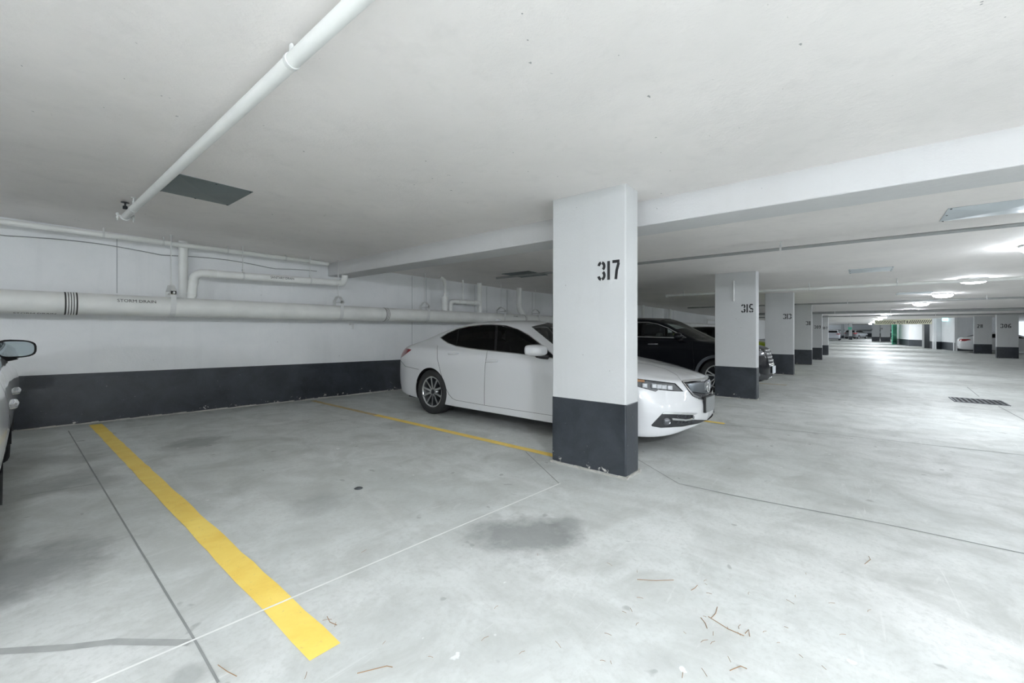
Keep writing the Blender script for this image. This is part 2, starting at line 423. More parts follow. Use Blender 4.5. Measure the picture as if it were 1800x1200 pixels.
for wx in (1.02, 5.9, 6.3, 7.9, 8.35, 9.2, 10.4, 11.5, 12.3, 13.2, 14.4, 15.3, 16.4, 17.6, 18.8, 20.1, 21.5, 23):
    mb = MB(); z = floor_z(wx); mb.box(wx - .004, wx + .004, WALL_Y - .006, WALL_Y, z + (1.72 if wx < 3 else .7 if wx < 6 else 1.5), z + CEIL - .02); mb.obj('wall_seam', M['seam'], wall_left)
wall_back = tag(wall_grid('wall_back', [(-15.8, WALL_Y), (-15.8, -14)], M['wall'], side=-1), kind='structure')
wall_right = tag(wall_grid('wall_right', [(-16, -13.8), (44.6, -13.8)], M['wall'], side=-1), kind='structure')

# beam between the first and second stalls
mb = MB(); bx0, bx1, bd = 3.96, 4.40, .235
mb.box(bx0, bx1, -13.8, WALL_Y, ceil_z(4.2) - bd, ceil_z(4.2) + .1)
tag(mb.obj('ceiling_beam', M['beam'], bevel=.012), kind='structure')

# ------------------------------------------------------------------ stencil numerals
def digit(ch):
    """strokes (centre lines) of a stencil numeral in a 0..0.5 by 0..1 box"""
    def ar(cx, cy, rx, ry, a0, a1, n=7): return [(cx + rx * math.cos(math.radians(a0 + (a1 - a0) * i / n)), cy + ry * math.sin(math.radians(a0 + (a1 - a0) * i / n))) for i in range(n + 1)]
    up, lo = (.25, .75, .2, .2), (.25, .26, .21, .21)
    return {'0': [ar(.25, .5, .2, .44, 100, 260, 12), ar(.25, .5, .2, .44, -80, 80, 12)],
            '1': [[(.25, 0), (.25, 1)]],
            '2': [ar(*up, 170, 100), ar(*up, 80, -30) + [(.06, .08)], [(.02, .06), (.48, .06)]],
            '3': [ar(*up, 170, 100), ar(*up, 80, -60), ar(*lo, 60, -80), ar(*lo, -100, -170)],
            '4': [[(.36, 0), (.36, .24)], [(.36, .36), (.36, 1)], [(.02, .3), (.5, .3)], [(.03, .38), (.3, .98)]],
            '5': [[(.07, .94), (.46, .94)], [(.09, .88), (.08, .55)] , ar(*lo, 130, 10), ar(*lo, -10, -80), ar(*lo, -100, -165)],
            '6': [ar(*lo, 80, -80), ar(*lo, 260, 100), [(.05, .34), (.08, .6), (.2, .92)], ar(*up, 80, 20)],
            '7': [[(.0, .94), (.5, .94)], [(.44, .86), (.3, .45), (.24, 0)]],
            '8': [ar(*up, 80, -80), ar(*up, 260, 100), ar(*lo, 80, -80), ar(*lo, 260, 100)],
            '9': [ar(*up, 80, -80), ar(*up, 260, 100), [(.45, .66), (.42, .4), (.28, .06)], ar(*lo, -100, -160)]}[ch]
def numerals(txt, height, adv):
    """ribbon strokes with the baseline at 0, ending at u = 0 on the right; returns list of (polyline) in (u, v)"""
    out = []; total = sum(.36 * adv if c == '1' else adv for c in txt); u = -total
    for c in txt:
        wd = adv * .36 if c == '1' else adv
        for st in digit(c):
            out.append([(u + ((p[0] - .25) * .82 * adv / .62 + wd / 2 if c != '1' else wd / 2), p[1] * height) for p in st])
        u += wd
    return out

# ------------------------------------------------------------------ columns
def column(x, y0, y1, thick, num, label, nz=1.72, nh=.165, nright=None, far=False, band=.64):
    z = floor_z(x + thick / 2); H = CEIL + .03
    root = empty('concrete_column', (x, y0, z), label, 'column')
    w_ = y1 - y0
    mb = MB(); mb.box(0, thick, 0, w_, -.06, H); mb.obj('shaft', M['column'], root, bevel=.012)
    mb = MB(); t = .003; zb = .015 if not far else 0
    mb.box(-t, thick + t, -t, w_ + t, zb, band)
    tag(mb.obj('painted_band', M['band'], root, bevel=.011), 'charcoal painted foot')
    if not far:
        mb = MB(); rnd = random.Random(num)
        for (a, b, ax) in ((-.02, w_ + .02, 'y'), (-.02, thick + .02, 'x')):
            u = a
            while u < b - .01:
                v = min(b, u + rnd.uniform(.03, .09)); h = rnd.uniform(.014, .026); d = rnd.uniform(.010, .018)
                if ax == 'y': mb.box(-d, .01, u, v, -.03, h); mb.box(thick - .01, thick + d, u, v, -.03, h)
                else: mb.box(u, v, -d, .01, -.03, h); mb.box(u, v, w_ - .01, w_ + d, -.03, h)
                u = v
        mb.obj('mortar_fillet', M['mortar'], root)
    if num:
        mb = MB(); ye = .04 if nright is None else nright
        for st in numerals(num, nh, .102 * nh / .165):
            mb.ribbon([(-.0015, ye - u, nz + v) for (u, v) in st], .026 * nh / .165, (1, 0, 0))
        mb.obj('painted_number', M['ink'], root)
    return root
COLX = [3.416 + 6 * i for i in range(6)]
Y0, Y1 = 1.557, 2.312
col317 = column(COLX[0], Y0, Y1, .255, '317', 'nearest white column, stencilled 317, with scuffed charcoal foot')
col315 = column(COLX[1], Y0 + .03, Y1 + .03, .255, '315', 'white column stencilled 315 with a short white tube on its face')
column(COLX[2], Y0 + .05, Y1 + .05, .255, '313', 'white column stencilled 313 behind the black car nose')
column(COLX[3], Y0 + .04, Y1 + .04, .255, '311', 'white column stencilled 311 in the row past 313', nz=1.66)
column(COLX[4], Y0 + .05, Y1 + .05, .255, '309', 'white column stencilled 309 far down the row', nz=1.64, far=True)
column(COLX[5], Y0 + .08, Y1 + .08, .255, '307', 'white column stencilled 307 at the far end of the row', nz=1.64, far=True)
# tube on 315
mb = MB(); mb.tube([(-.022, .40, 1.95), (-.022, .40, 2.36)], .016, 10); mb.box(-.02, .0, .385, .415, 1.98, 2.0); mb.box(-.02, 0, .385, .415, 2.28, 2.3)
mb.obj('conduit_stub', M['strap'], col315)
# opposite row
column(36.5, -6.80, -5.97, .26, '306', 'white column stencilled 306 across the aisle beside a white car', nz=1.72, nh=.24, far=True, nright=.26)
column(42.2, -6.70, -5.88, .26, '28', 'white column stencilled 28 in front of a white car tail', nz=1.74, nh=.24, far=True, nright=.40)

# ------------------------------------------------------------------ ceiling lamps
def dome(x, y, label, group, k=1.):
    z = ceil_z(x); r = empty('ceiling_lamp', (x, y, z), label, 'lamp', group)
    up = 0 if x < 8 else .072
    mb = MB(); mb.lathe([(0, 0), (.235, 0), (.24, -.028), (.235, -.034), (0, -.034)] if up else [(0, 0), (.11, 0), (.11, -.02), (.05, -.025), (.05, -.09), (.165 if x < 8 else .235, -.10), (.165 if x < 8 else .235, -.112), (0, -.112)], 20); mb.obj('housing', M['lamp_body'], r)
    mb = MB(); mb.lathe(([(.165, -.106), (.225, -.106)] if x < 8 else [(.225, -.106)]) + [(.226, -.107), (.23, -.112), (.215, -.145), (.165, -.175), (.09, -.19), (0, -.195)], 20); mb.obj('lens', lens(k), r, (0, 0, up))  # near, out-of-view lenses get an added upward glowing ring to brighten the ceiling
    return r
for i, lx in enumerate(LAMP_X):
    seen = {13.7: 'brightest dome lamp on the aisle ceiling, nearest in view', 18.3: 'second dome lamp along the aisle ceiling', 22.6: 'third dome lamp along the aisle ceiling', 27.2: 'fourth small dome lamp along the aisle ceiling'}
    far_ = lx > 30
    dome(lx, LAMP_Y + (.0 if lx < 20 else .15 if lx < 30 else .8), seen.get(lx, 'small glowing dome lamp at the far end of the aisle' if far_ else 'dome lamp on the aisle ceiling outside the view'), 'far dome lamps' if far_ else None if lx in seen else 'aisle dome lamps beside the camera', LAMP_POWER[i])

for i, lx in enumerate((-13, -9, -5, -1, 3, 7, 11, 15, 20)):  # lamps added out of view for ambient fill
    dome(lx, -8.6, 'added fill dome lamp over the unseen stalls across the aisle', 'added fill lamps over the opposite stalls', .9 if lx < 8 else .4)

# ------------------------------------------------------------------ text on surfaces
def text_mesh(s, size, weight=.0):
    cu = bpy.data.curves.new('t', 'FONT'); cu.body = s; cu.size = size; cu.offset = weight; cu.resolution_u = 2
    o = bpy.data.objects.new('t', cu); col.objects.link(o); bpy.context.view_layer.update()
    me = bpy.data.meshes.new_from_object(o.evaluated_get(bpy.context.evaluated_depsgraph_get()))
    bpy.data.objects.remove(o); return me
def pipe_text(s, x, y, z, r, size, parent, ang=0, wscale=1., sl=0.):
    """lettering wrapped on a pipe that runs along x, facing -y; x is the start"""
    if ' ' in s:                                          # one mesh per word
        ws = s.split(' '); width = lambda q: max(v.co.x for v in text_mesh(q, size).vertices)
        for i, w_ in enumerate(ws): pipe_text(w_, x + (width(' '.join(ws[:i + 1])) - width(w_)) * wscale, y, z + sl * (width(' '.join(ws[:i + 1])) - width(w_)), r, size, parent, ang, wscale, sl)
        return
    me = text_mesh(s, size, 0); bm = bmesh.new(); bm.from_mesh(me)
    bmesh.ops.subdivide_edges(bm, edges=bm.edges[:], cuts=1)
    for v in bm.verts:
        a = (v.co.y - size * .35) / r + ang; u = v.co.x * wscale
        v.co = Vector((u, -(r + .0015) * math.cos(a), (r + .0015) * math.sin(a) + sl * u))
    bm.to_mesh(me); bm.free(); me.materials.append(M['ink'])
    return link('painted_lettering', me, parent, (x, y, z))

# ------------------------------------------------------------------ pipes on the left wall
PY, PZ, PR = 7.28, 1.585, .133
def pipe_z(x): return PZ - .004 * x
root = empty('storm_drain_pipe', (0, PY, PZ), 'thick white storm drain pipe along the wall above the charcoal band', 'pipe')
mb = MB(); mb.tube([(x, 0, -.004 * x) for x in (-4, 0, 6, 12, 20, 30)], PR, 28); mb.obj('pipe_run', M['pipe_dirty'], root)
def coupling(x, n, wide):
    mb = MB()
    for i in range(n):
        xx = x + (i - (n - 1) / 2) * wide; mb.tube([(xx - wide * .32, 0, -.004 * x), (xx + wide * .32, 0, -.004 * x)], PR + .006, 28, 0)
    mb.tube([(x - wide * n * .62, 0, -.004 * x), (x + wide * n * .62, 0, -.004 * x)], PR + .002, 28, 1)
    mb.obj('coupling', [M['pipe_dirty'], M['rubber_band']], root)
coupling(.545, 4, .022); coupling(4.86, 2, .03); coupling(9.3, 2, .03); coupling(13.5, 2, .03)
def clevis(x, big=1.):
    """strap under the pipe, a yoke above it and a rod to the ceiling"""
    z0 = -.004 * x; r = PR + .004; mb = MB(); hw = .030
    pts = arc((x, 0, z0), (0, 1, 0), (0, 0, 1), r, PI, 2 * PI, 14)
    pts = [(x, -r, z0 + r + .075)] + pts + [(x, r, z0 + r + .075)]
    for off in (0,):
        mb.ribbon(pts, hw * 2, (0, 0, 1)) if False else None
    L = [(p[0] - hw, p[1], p[2]) for p in pts]; R = [(p[0] + hw, p[1], p[2]) for p in pts]; n = len(pts)
    L2 = [(p[0] - hw, p[1] * 1.03, z0 + (p[2] - z0) * (1.03 if p[2] < z0 else 1)) for p in pts]; R2 = [(q[0] + 2 * hw, q[1], q[2]) for q in L2]
    mb.add(L + R + L2 + R2, [(i, i + 1, n + i + 1, n + i) for i in range(n - 1)] + [(2 * n + i, 3 * n + i, 3 * n + i + 1, 2 * n + i + 1) for i in range(n - 1)] + [(i, 2 * n + i, 2 * n + i + 1, i + 1) for i in range(n - 1)] + [(n + i, n + i + 1, 3 * n + i + 1, 3 * n + i) for i in range(n - 1)])
    yz = z0 + r + .05
    yo = [(x, -r - .005, yz - .02), (x, -r - .005, yz + .03), (x, -.04, yz + .11), (x, .04, yz + .11), (x, r + .005, yz + .03), (x, r + .005, yz - .02)]
    L = [(p[0] - hw, p[1], p[2]) for p in yo]; R = [(p[0] + hw, p[1], p[2]) for p in yo]; n = 6
    mb.add(L + R, [(i, i + 1, n + i + 1, n + i) for i in range(n - 1)])
    mb.add([(a, b, c - .004) for (a, b, c) in L + R], [(i, n + i, n + i + 1, i + 1) for i in range(n - 1)])
    mb.tube([(x, -r - .03, yz + .0), (x, r + .03, yz)], .008, 8)
    mb.tube([(x, -r - .022, yz), (x, -r - .008, yz)], .016, 6)
    h = mb.obj('clevis_hanger', M['strap'], root)
    mr = MB(); top = (ceil_z(x) if not (bx0 < x < bx1) else ceil_z(4.2) - bd) - PZ; mr.tube([(0, 0, yz + .10), (0, 0, top)], .006, 8); mr.tube([(0, 0, top - .006), (0, 0, top)], .02, 8)
    mr.tube([(0, 0, yz + .10), (0, 0, yz + .125)], .013, 6)
    mr.obj('hanger_rod', M['strap'], h, (x, 0, 0))
for hx in (1.50, 3.90, 5.86, 8.37, 9.88, 11.2, 13.5, 16): clevis(hx)
pipe_text('STORM DRAIN', .94, 0, -.002, PR, .058, root, .42, 1.0, -.004)
pipe_text('STORM', 8.75, 0, -.03, PR, .055, root, .5, 1.0, -.004)
pipe_text('STORM DRAIN', .10, 0, 0, PR, .05, root, -1.25, 1., -.004)

# vertical stack and sanitary branch
def elbow(p, d0, d1, r, n=8):
    """quarter bend leaving p along d0 and ending along d1"""
    d0, d1 = Vector(d0), Vector(d1); c = Vector(p) + d1 * r
    return [c - d1 * r * math.cos(PI / 2 * i / n) + d0 * r * math.sin(PI / 2 * i / n) for i in range(n + 1)]
SR = .056
sx_ = at(322, 480, y=7.64).x
r2 = empty('vertical_stack_pipe', (sx_, 7.64, 1.70), 'upright white stack pipe from the ceiling behind the thick storm drain', 'pipe')
mb = MB(); top = ceil_z(sx_) - 1.70; mb.tube([(0, 0, -.06), (0, 0, top)], SR, 18); mb.obj('pipe_run', M['pipe'], r2)
for zz in (top - .10, .52, .06):
    mb = MB(); mb.tube([(0, 0, zz - .02), (0, 0, zz + .02)], SR + .004, 18); mb.obj('collar', M['pipe'], r2)
SY, SZ = 7.33, 2.085
x0 = at(340, 500, y=SY).x; x1 = at(606, 490, y=SY).x
r3 = empty('sanitary_drain_pipe', (x0, SY, SZ), 'slimmer white sanitary drain pipe with elbow, above the storm drain', 'pipe')
ln = x1 - x0
low = Vector((-.03, 0, -.385))
pts = [low, Vector((0, 0, -.13))] + elbow((0, 0, -.12), (0, 0, 1), (1, 0, 0), .12)[1:]
pts += [Vector((.13, 0, 0)), Vector((ln - .12, 0, .03))] + elbow((ln - .10, 0, .03), (1, 0, 0), (0, 0, 1), .10)[1:] + [Vector((ln, 0, .18))]
mb = MB(); mb.tube(pts, SR, 18); mb.obj('pipe_run', M['pipe'], r3)
for (xx, zz, wd) in ((.20, .0, .022), (.25, .002, .022), (ln - .16, .028, .03), (ln - .11, .03, .02)):
    mb = MB(); mb.tube([(xx - wd, 0, zz), (xx + wd, 0, zz)], SR + .004, 18); mb.obj('collar', M['pipe_dirty'], r3)
for zz in (-.14, -.33):
    mb = MB(); xo = -.02 if zz < -.2 else 0; mb.tube([(xo, 0, zz - .02), (xo, 0, zz + .02)], SR + .006, 18); mb.obj('collar', M['pipe_dirty'], r3)
for px in (427, 545):
    xx = at(px, 480, y=SY).x - x0; zz = .03 * xx / ln
    mb = MB(); mb.tube([(xx - .012, 0, zz), (xx + .012, 0, zz)], SR + .006, 18); h = mb.obj('pipe_clamp', M['strap'], r3)
    mb = MB(); mb.tube([(xx, 0, zz + SR), (xx, 0, ceil_z(x0 + xx) - SZ)], .006, 8); mb.tube([(xx, 0, zz + SR + .02), (xx, 0, zz + SR + .045)], .014, 6); mb.obj('hanger_rod', M['strap'], h)
pipe_text('SANITARY DRAIN', at(473, 488, y=SY).x - x0, 0, .016, SR, .055, r3, .1, .84, .015)

# sprinkler main under the ceiling by the wall, with a cable
UY = 7.52
r4 = empty('sprinkler_main_pipe', (0, UY, 2.44), 'long slim white pipe right under the ceiling along the wall', 'pipe')
xe = at(577, 461, y=UY).x
mb = MB(); mb.tube([(-5, 0, .13), (0, 0, .055), (xe, 0, .03)], .034, 16); mb.obj('pipe_run', M['pipe'], r4)
for px in (182, 287, 400, 502):
    xx = at(px, 420, y=UY).x; zz = .055 - .025 * xx / xe
    mb = MB(); mb.tube([(xx - .012, 0, zz), (xx + .012, 0, zz)], .038, 14); mb.tube([(xx, 0, zz + .03), (xx, 0, ceil_z(xx) - 2.44)], .009, 8); mb.obj('pipe_clip', M['strap'], r4)
mb = MB(); p = []
for i in range(41):
    xx = -1 + (xe + .9) * i / 40; s = abs(math.sin(xx * 2.1)) ; p.append((xx, WALL_Y - .03, ceil_z(xx) - .145 - .05 * (1 - s) - .03))
mb.tube(p, .006, 6); tag(mb.obj('slack_cable', M['wire']), 'thin grey cable sagging along the wall under the slim ceiling pipe', 'cable')

# small plumbing past the beam: stacks and a jumper
r5 = empty('jumper_pipe', (6.2, 7.4, 1.7), 'short white jumper pipe bridging two upright stubs behind the storm drain', 'pipe')
xa, xb, xc, xd = [at(p, 530, y=7.42).x for p in (781, 791, 838, 842)]
zt = lambda x: ceil_z(x) - 1.7
mb = MB(); mb.tube([(xa - 6.2, 0, -.1), (xa - 6.2, 0, .27)], .07, 16); mb.tube([(xa - 6.2, 0, .27), (xa - 6.2, 0, .33)], .078, 16); mb.obj('stub', M['pipe'], r5)
mb = MB(); mb.tube([(xa - 6.2, 0, .33), (xa - 6.2 + .02, 0, .45), (xa - 6.22, 0, .7), (xa - 6.35, 0, zt(xa))], [.03, .03, .045, .05], 12); mb.obj('flexible_drop', M['pipe_dirty'], r5)
jx0, jx1 = xb - 6.2, xc - 6.2 + .1
pts = [Vector((jx0, 0, -.05))] + elbow((jx0, 0, .14), (0, 0, 1), (1, 0, 0), .09) + elbow((jx1 - .09, 0, .23), (1, 0, 0), (0, 0, -1), .09) + [Vector((jx1, 0, -.05))]
mb = MB(); mb.tube(pts, .052, 16); mb.obj('bridge', M['pipe'], r5)
for u in (.25, .5, .75):
    xx = jx0 + (jx1 - jx0) * u; mb = MB(); mb.tube([(xx - .02, 0, .23), (xx + .02, 0, .23)], .06, 16); mb.obj('collar', M['pipe_dirty'], r5)
mb = MB(); xx = (jx0 + jx1) / 2 - .1; mb.tube([(xx, .0, .28), (xx, .0, zt(7))], .02, 10); mb.obj('riser', M['pipe'], r5)
mb = MB(); mb.tube([(xd - 6.2 + .1, .1, -.1), (xd - 6.2 + .1, .1, zt(xd))], .06, 14); mb.obj('stub', M['pipe'], r5)
xx = at(911, 530, y=7.35).x
r6 = empty('angled_drop_pipe', (xx, 7.32, 1.7), 'white drop pipe that bends into the storm drain behind the sedan roof', 'pipe')
mb = MB(); mb.tube([(0, 0, zt(xx)), (0, 0, .22), (.03, 0, .12), (.22, 0, -.05)], .075, 16); mb.obj('pipe_run', M['pipe'], r6)
mb = MB(); mb.tube([(0, 0, .25), (0, 0, .30)], .082, 16); mb.obj('collar', M['pipe'], r6)
for k, (px, lab) in enumerate(((1134, 'white upright pipe on the wall above the black car, next to column 317'), (1181, 'white upright pipe on the wall above the black car roof'))):
    xx = at(px, 540, y=7.5).x
    t_ = empty('wall_riser_pipe', (xx, 7.6, 1.4), lab, 'pipe'); mb = MB(); mb.tube([(0, 0, .3), (0, 0, ceil_z(xx) - 1.4)], .07, 14); mb.obj('pipe_run', M['pipe'], t_)
    mb = MB(); mb.tube([(0, 0, ceil_z(xx) - 1.52), (0, 0, ceil_z(xx) - 1.46)], .078, 14); mb.obj('collar', M['pipe'], t_)
xx = at(1243, 560, y=7.4).x
t_ = empty('gooseneck_pipe', (xx, 7.4, 1.4), 'white gooseneck pipe on the wall beside column 315', 'pipe')
mb = MB(); pts = [Vector((0, 0, -.1)), Vector((0, 0, .25))] + elbow((0, 0, .3), (0, 0, 1), (1, 0, 0), .12) + [Vector((1.6, 0, .43))]
mb.tube(pts, .05, 14); mb.obj('pipe_run', M['pipe_dirty'], t_)
mb = MB(); mb.tube([(0, 0, .12), (0, 0, .2)], .085, 14); mb.obj('collar', M['pipe'], t_)
# small bracket on the wall under the storm drain
p = at(618, 573, y=WALL_Y)
t_ = tag(MB().box(p.x - .05, p.x + .02, WALL_Y - .06, WALL_Y, p.z + .02, p.z + .05).box(p.x - .012, p.x + .012, WALL_Y - .06, WALL_Y - .03, p.z - .06, p.z + .02).obj('wall_bracket', M['strap']), 'small white bracket on the wall just under the storm drain', 'bracket')

# ------------------------------------------------------------------ ceiling pipes across the bays
def ceiling_pipe(x, y0, y1, drop, r, m, label, hangers, clamp_end=False, name='sprinkler_pipe', hz=None):
    z = ceil_z(x) - drop if hz is None else hz
    root = empty(name, (x, y1, z), label, 'pipe'); L = y1 - y0
    mb = MB(); mb.tube([(0, -L, 0), (0, 0, 0)], r, 18); mb.obj('pipe_run', m, root)
    for y in hangers:
        mb = MB(); yy = y - y1; top = ceil_z(x) - z
        mb.tube([(0, yy - .012, 0), (0, yy + .012, 0)], r + .004, 14); mb.tube([(0, yy, r), (0, yy, top)], .007, 8); mb.tube([(0, yy, top - .008), (0, yy, top)], .022, 10); mb.tube([(0, yy, r + .01), (0, yy, r + .04)], .013, 6)
        mb.obj('pipe_hanger', M['strap'], root)
    if clamp_end:
        mb = MB(); R = r + .006
        pts = [Vector((-R - .035, -.005, .008))] + [Vector((math.cos(a) * R, -.005, math.sin(a) * R)) for a in [PI + PI * i / 12 for i in range(13)]] + [Vector((R + .035, -.005, .008))]
        mb.tube(pts, .008, 8)
        for s in (-1, 1): mb.tube([(s * (R + .025), -.005, -.05), (s * (R + .025), -.005, .03)], .006, 8); mb.tube([(s * (R + .025), -.005, -.028), (s * (R + .025), -.005, -.012)], .012, 6); mb.tube([(s * (R + .025), -.005, .012), (s * (R + .025), -.005, .024)], .014, 6)
        mb.obj('end_clamp', M['strap'], root)
    return root
pr = ceiling_pipe(.85, -1.5, 5.98, .115, .033, M['pipe'], 'white pipe slung under the ceiling over the empty stall, ending in a clamp', [5.55, 2.0], True)
pr.rotation_euler = (-.0085, 0, 0)
mb = MB(); mb.lathe([(0, .0), (.02, 0), (.02, .03), (.008, .035), (.008, .06), (.035, .062), (.035, .067), (0, .067)], 12); mb.obj('sprinkler_head', M['alloy_dark'], pr, (-.03, -.2, .035))
ceiling_pipe(6.75, -9, 6.0, .10, .021, M['dark_pipe'], 'dark thin pipe crossing the ceiling behind the beam', [.85, 2.9, -3])
ceiling_pipe(12.7, -9, 4.5, .13, .035, M['pipe_dirty'], 'pipe crossing the ceiling with its clamped end beside column 315', [4.0, 1.0, -.6], True)
ceiling_pipe(19.6, -9, 6, .11, .03, M['dark_pipe'], 'pipe crossing the ceiling near the second dome lamp', [.4, -3])
ceiling_pipe(25.6, -9, 6, .16, .06, M['dark_pipe'], 'thicker grey pipe crossing the ceiling past the dome lamps', [1.0, -1.0])
ceiling_pipe(31.5, -9, 6, .14, .04, M['dark_pipe'], 'pipe crossing the ceiling near column 307', [.5, -3])

# ------------------------------------------------------------------ sheet metal patches on the ceiling
def patch(x0, x1, y0, y1, m, label, drop=.03):
    cx, cy = (x0 + x1) / 2, (y0 + y1) / 2; zc = ceil_z(cx); sl = slope(cx)
    root = empty('ceiling_access_panel', (cx, cy, zc), label, 'panel')
    P = [(x0 - cx, y0 - cy), (x1 - cx, y0 - cy), (x1 - cx, y1 - cy), (x0 - cx, y1 - cy)]
    mb = MB(); V = [(a, b, sl * a - .006) for a, b in P] + [(0, 0, -drop)] + [(a, b, sl * a - .001) for a, b in P]
    mb.add(V, [(0, 4, 1), (1, 4, 2), (2, 4, 3), (3, 4, 0), (0, 1, 6, 5), (1, 2, 7, 6), (2, 3, 8, 7), (3, 0, 5, 8)]); mb.obj('sheet', m, root)
    for (a, b) in P + [((P[0][0] + P[1][0]) / 2, P[0][1]), ((P[2][0] + P[3][0]) / 2, P[2][1])]:
        q = MB(); a *= .94; b *= .94; q.lathe([(0, -.014), (.007, -.013), (.011, -.005)], 8); q.obj('screw', M['grate'], root, (a, b, sl * a))
    return root
patch(.94, 1.515, 4.39, 5.06, M['steel_dark'], 'dark grey sheet metal panel on the ceiling beside the white pipe')
patch(6.85, 7.55, 5.22, 5.95, M['steel_dark'], 'dark square panel on the ceiling above the white sedan')
patch(6.0, 6.6, -1.45, -.66, M['steel'], 'bluish galvanised panel on the aisle ceiling by the frame edge')
patch(10.3, 11.0, -.45, .2, M['steel'], 'pale galvanised panel on the aisle ceiling above column 315', .02)
patch(17.2, 18.0, -1.6, -.82, M['steel'], 'small pale galvanised panel near the second dome lamp', .02)

# ------------------------------------------------------------------ floor drain
p0, p1 = FP(1676, 701), FP(1765, 710)
gc = (p0 + p1) / 2; gx0, gx1 = gc.x - .28, gc.x + .28; gy0, gy1 = gc.y - .28, gc.y + .28
root = empty('floor_drain_grate', (gc.x, gc.y, floor_z(gc.x)), 'dark cast iron drain grate set in the aisle floor', 'drain')
mb = MB(); mb.box(-.33, .33, -.33, .33, -.02, .0025); mb.obj('pit', M['hole'], root)
mb = MB(); mb.box(-.36, .36, -.36, -.33, -.02, .010); mb.box(-.36, .36, .33, .36, -.02, .010); mb.box(-.36, -.33, -.33, .33, -.02, .010); mb.box(.33, .36, -.33, .33, -.02, .010); mb.obj('frame', M['grate'], root)
for i in range(9):
    y = -.29 + i * .0725; mb = MB(); mb.box(-.33, .33, y - .016, y + .016, .0025, .009); mb.obj('slat', M['grate'], root)

# ------------------------------------------------------------------ cars
def pchip(xk, yk, x):
    xk = np.asarray(xk, float); yk = np.asarray(yk, float); h = np.diff(xk); d = np.diff(yk, axis=0) / (h[:, None] if yk.ndim > 1 else h)
    m = np.zeros_like(yk); H = h[:, None] if yk.ndim > 1 else h
    w1 = 2 * H[1:] + H[:-1]; w2 = H[1:] + 2 * H[:-1]
    with np.errstate(divide='ignore', invalid='ignore'):
        hm = (w1 + w2) / (w1 / d[:-1] + w2 / d[1:])
    m[1:-1] = np.where(d[:-1] * d[1:] > 0, hm, 0); m[0] = d[0]; m[-1] = d[-1]
    i = np.clip(np.searchsorted(xk, x) - 1, 0, len(xk) - 2); t = (x - xk[i]) / h[i]
    if yk.ndim > 1: t = t[:, None]; hh = h[i][:, None]
    else: hh = h[i]
    return (2 * t**3 - 3 * t**2 + 1) * yk[i] + (t**3 - 2 * t**2 + t) * hh * m[i] + (-2 * t**3 + 3 * t**2) * yk[i + 1] + (t**3 - t**2) * hh * m[i + 1]
def catmull(xk, yk, x):
    """smooth (C1) interpolation with finite-difference tangents"""
    xk = np.asarray(xk, float); yk = np.asarray(yk, float); m = np.gradient(yk, xk, axis=0)
    h = np.diff(xk); i = np.clip(np.searchsorted(xk, x) - 1, 0, len(xk) - 2); t = ((x - xk[i]) / h[i])[:, None]; hh = h[i][:, None]
    return (2 * t**3 - 3 * t**2 + 1) * yk[i] + (t**3 - 2 * t**2 + t) * hh * m[i] + (-2 * t**3 + 3 * t**2) * yk[i + 1] + (t**3 - t**2) * hh * m[i + 1]

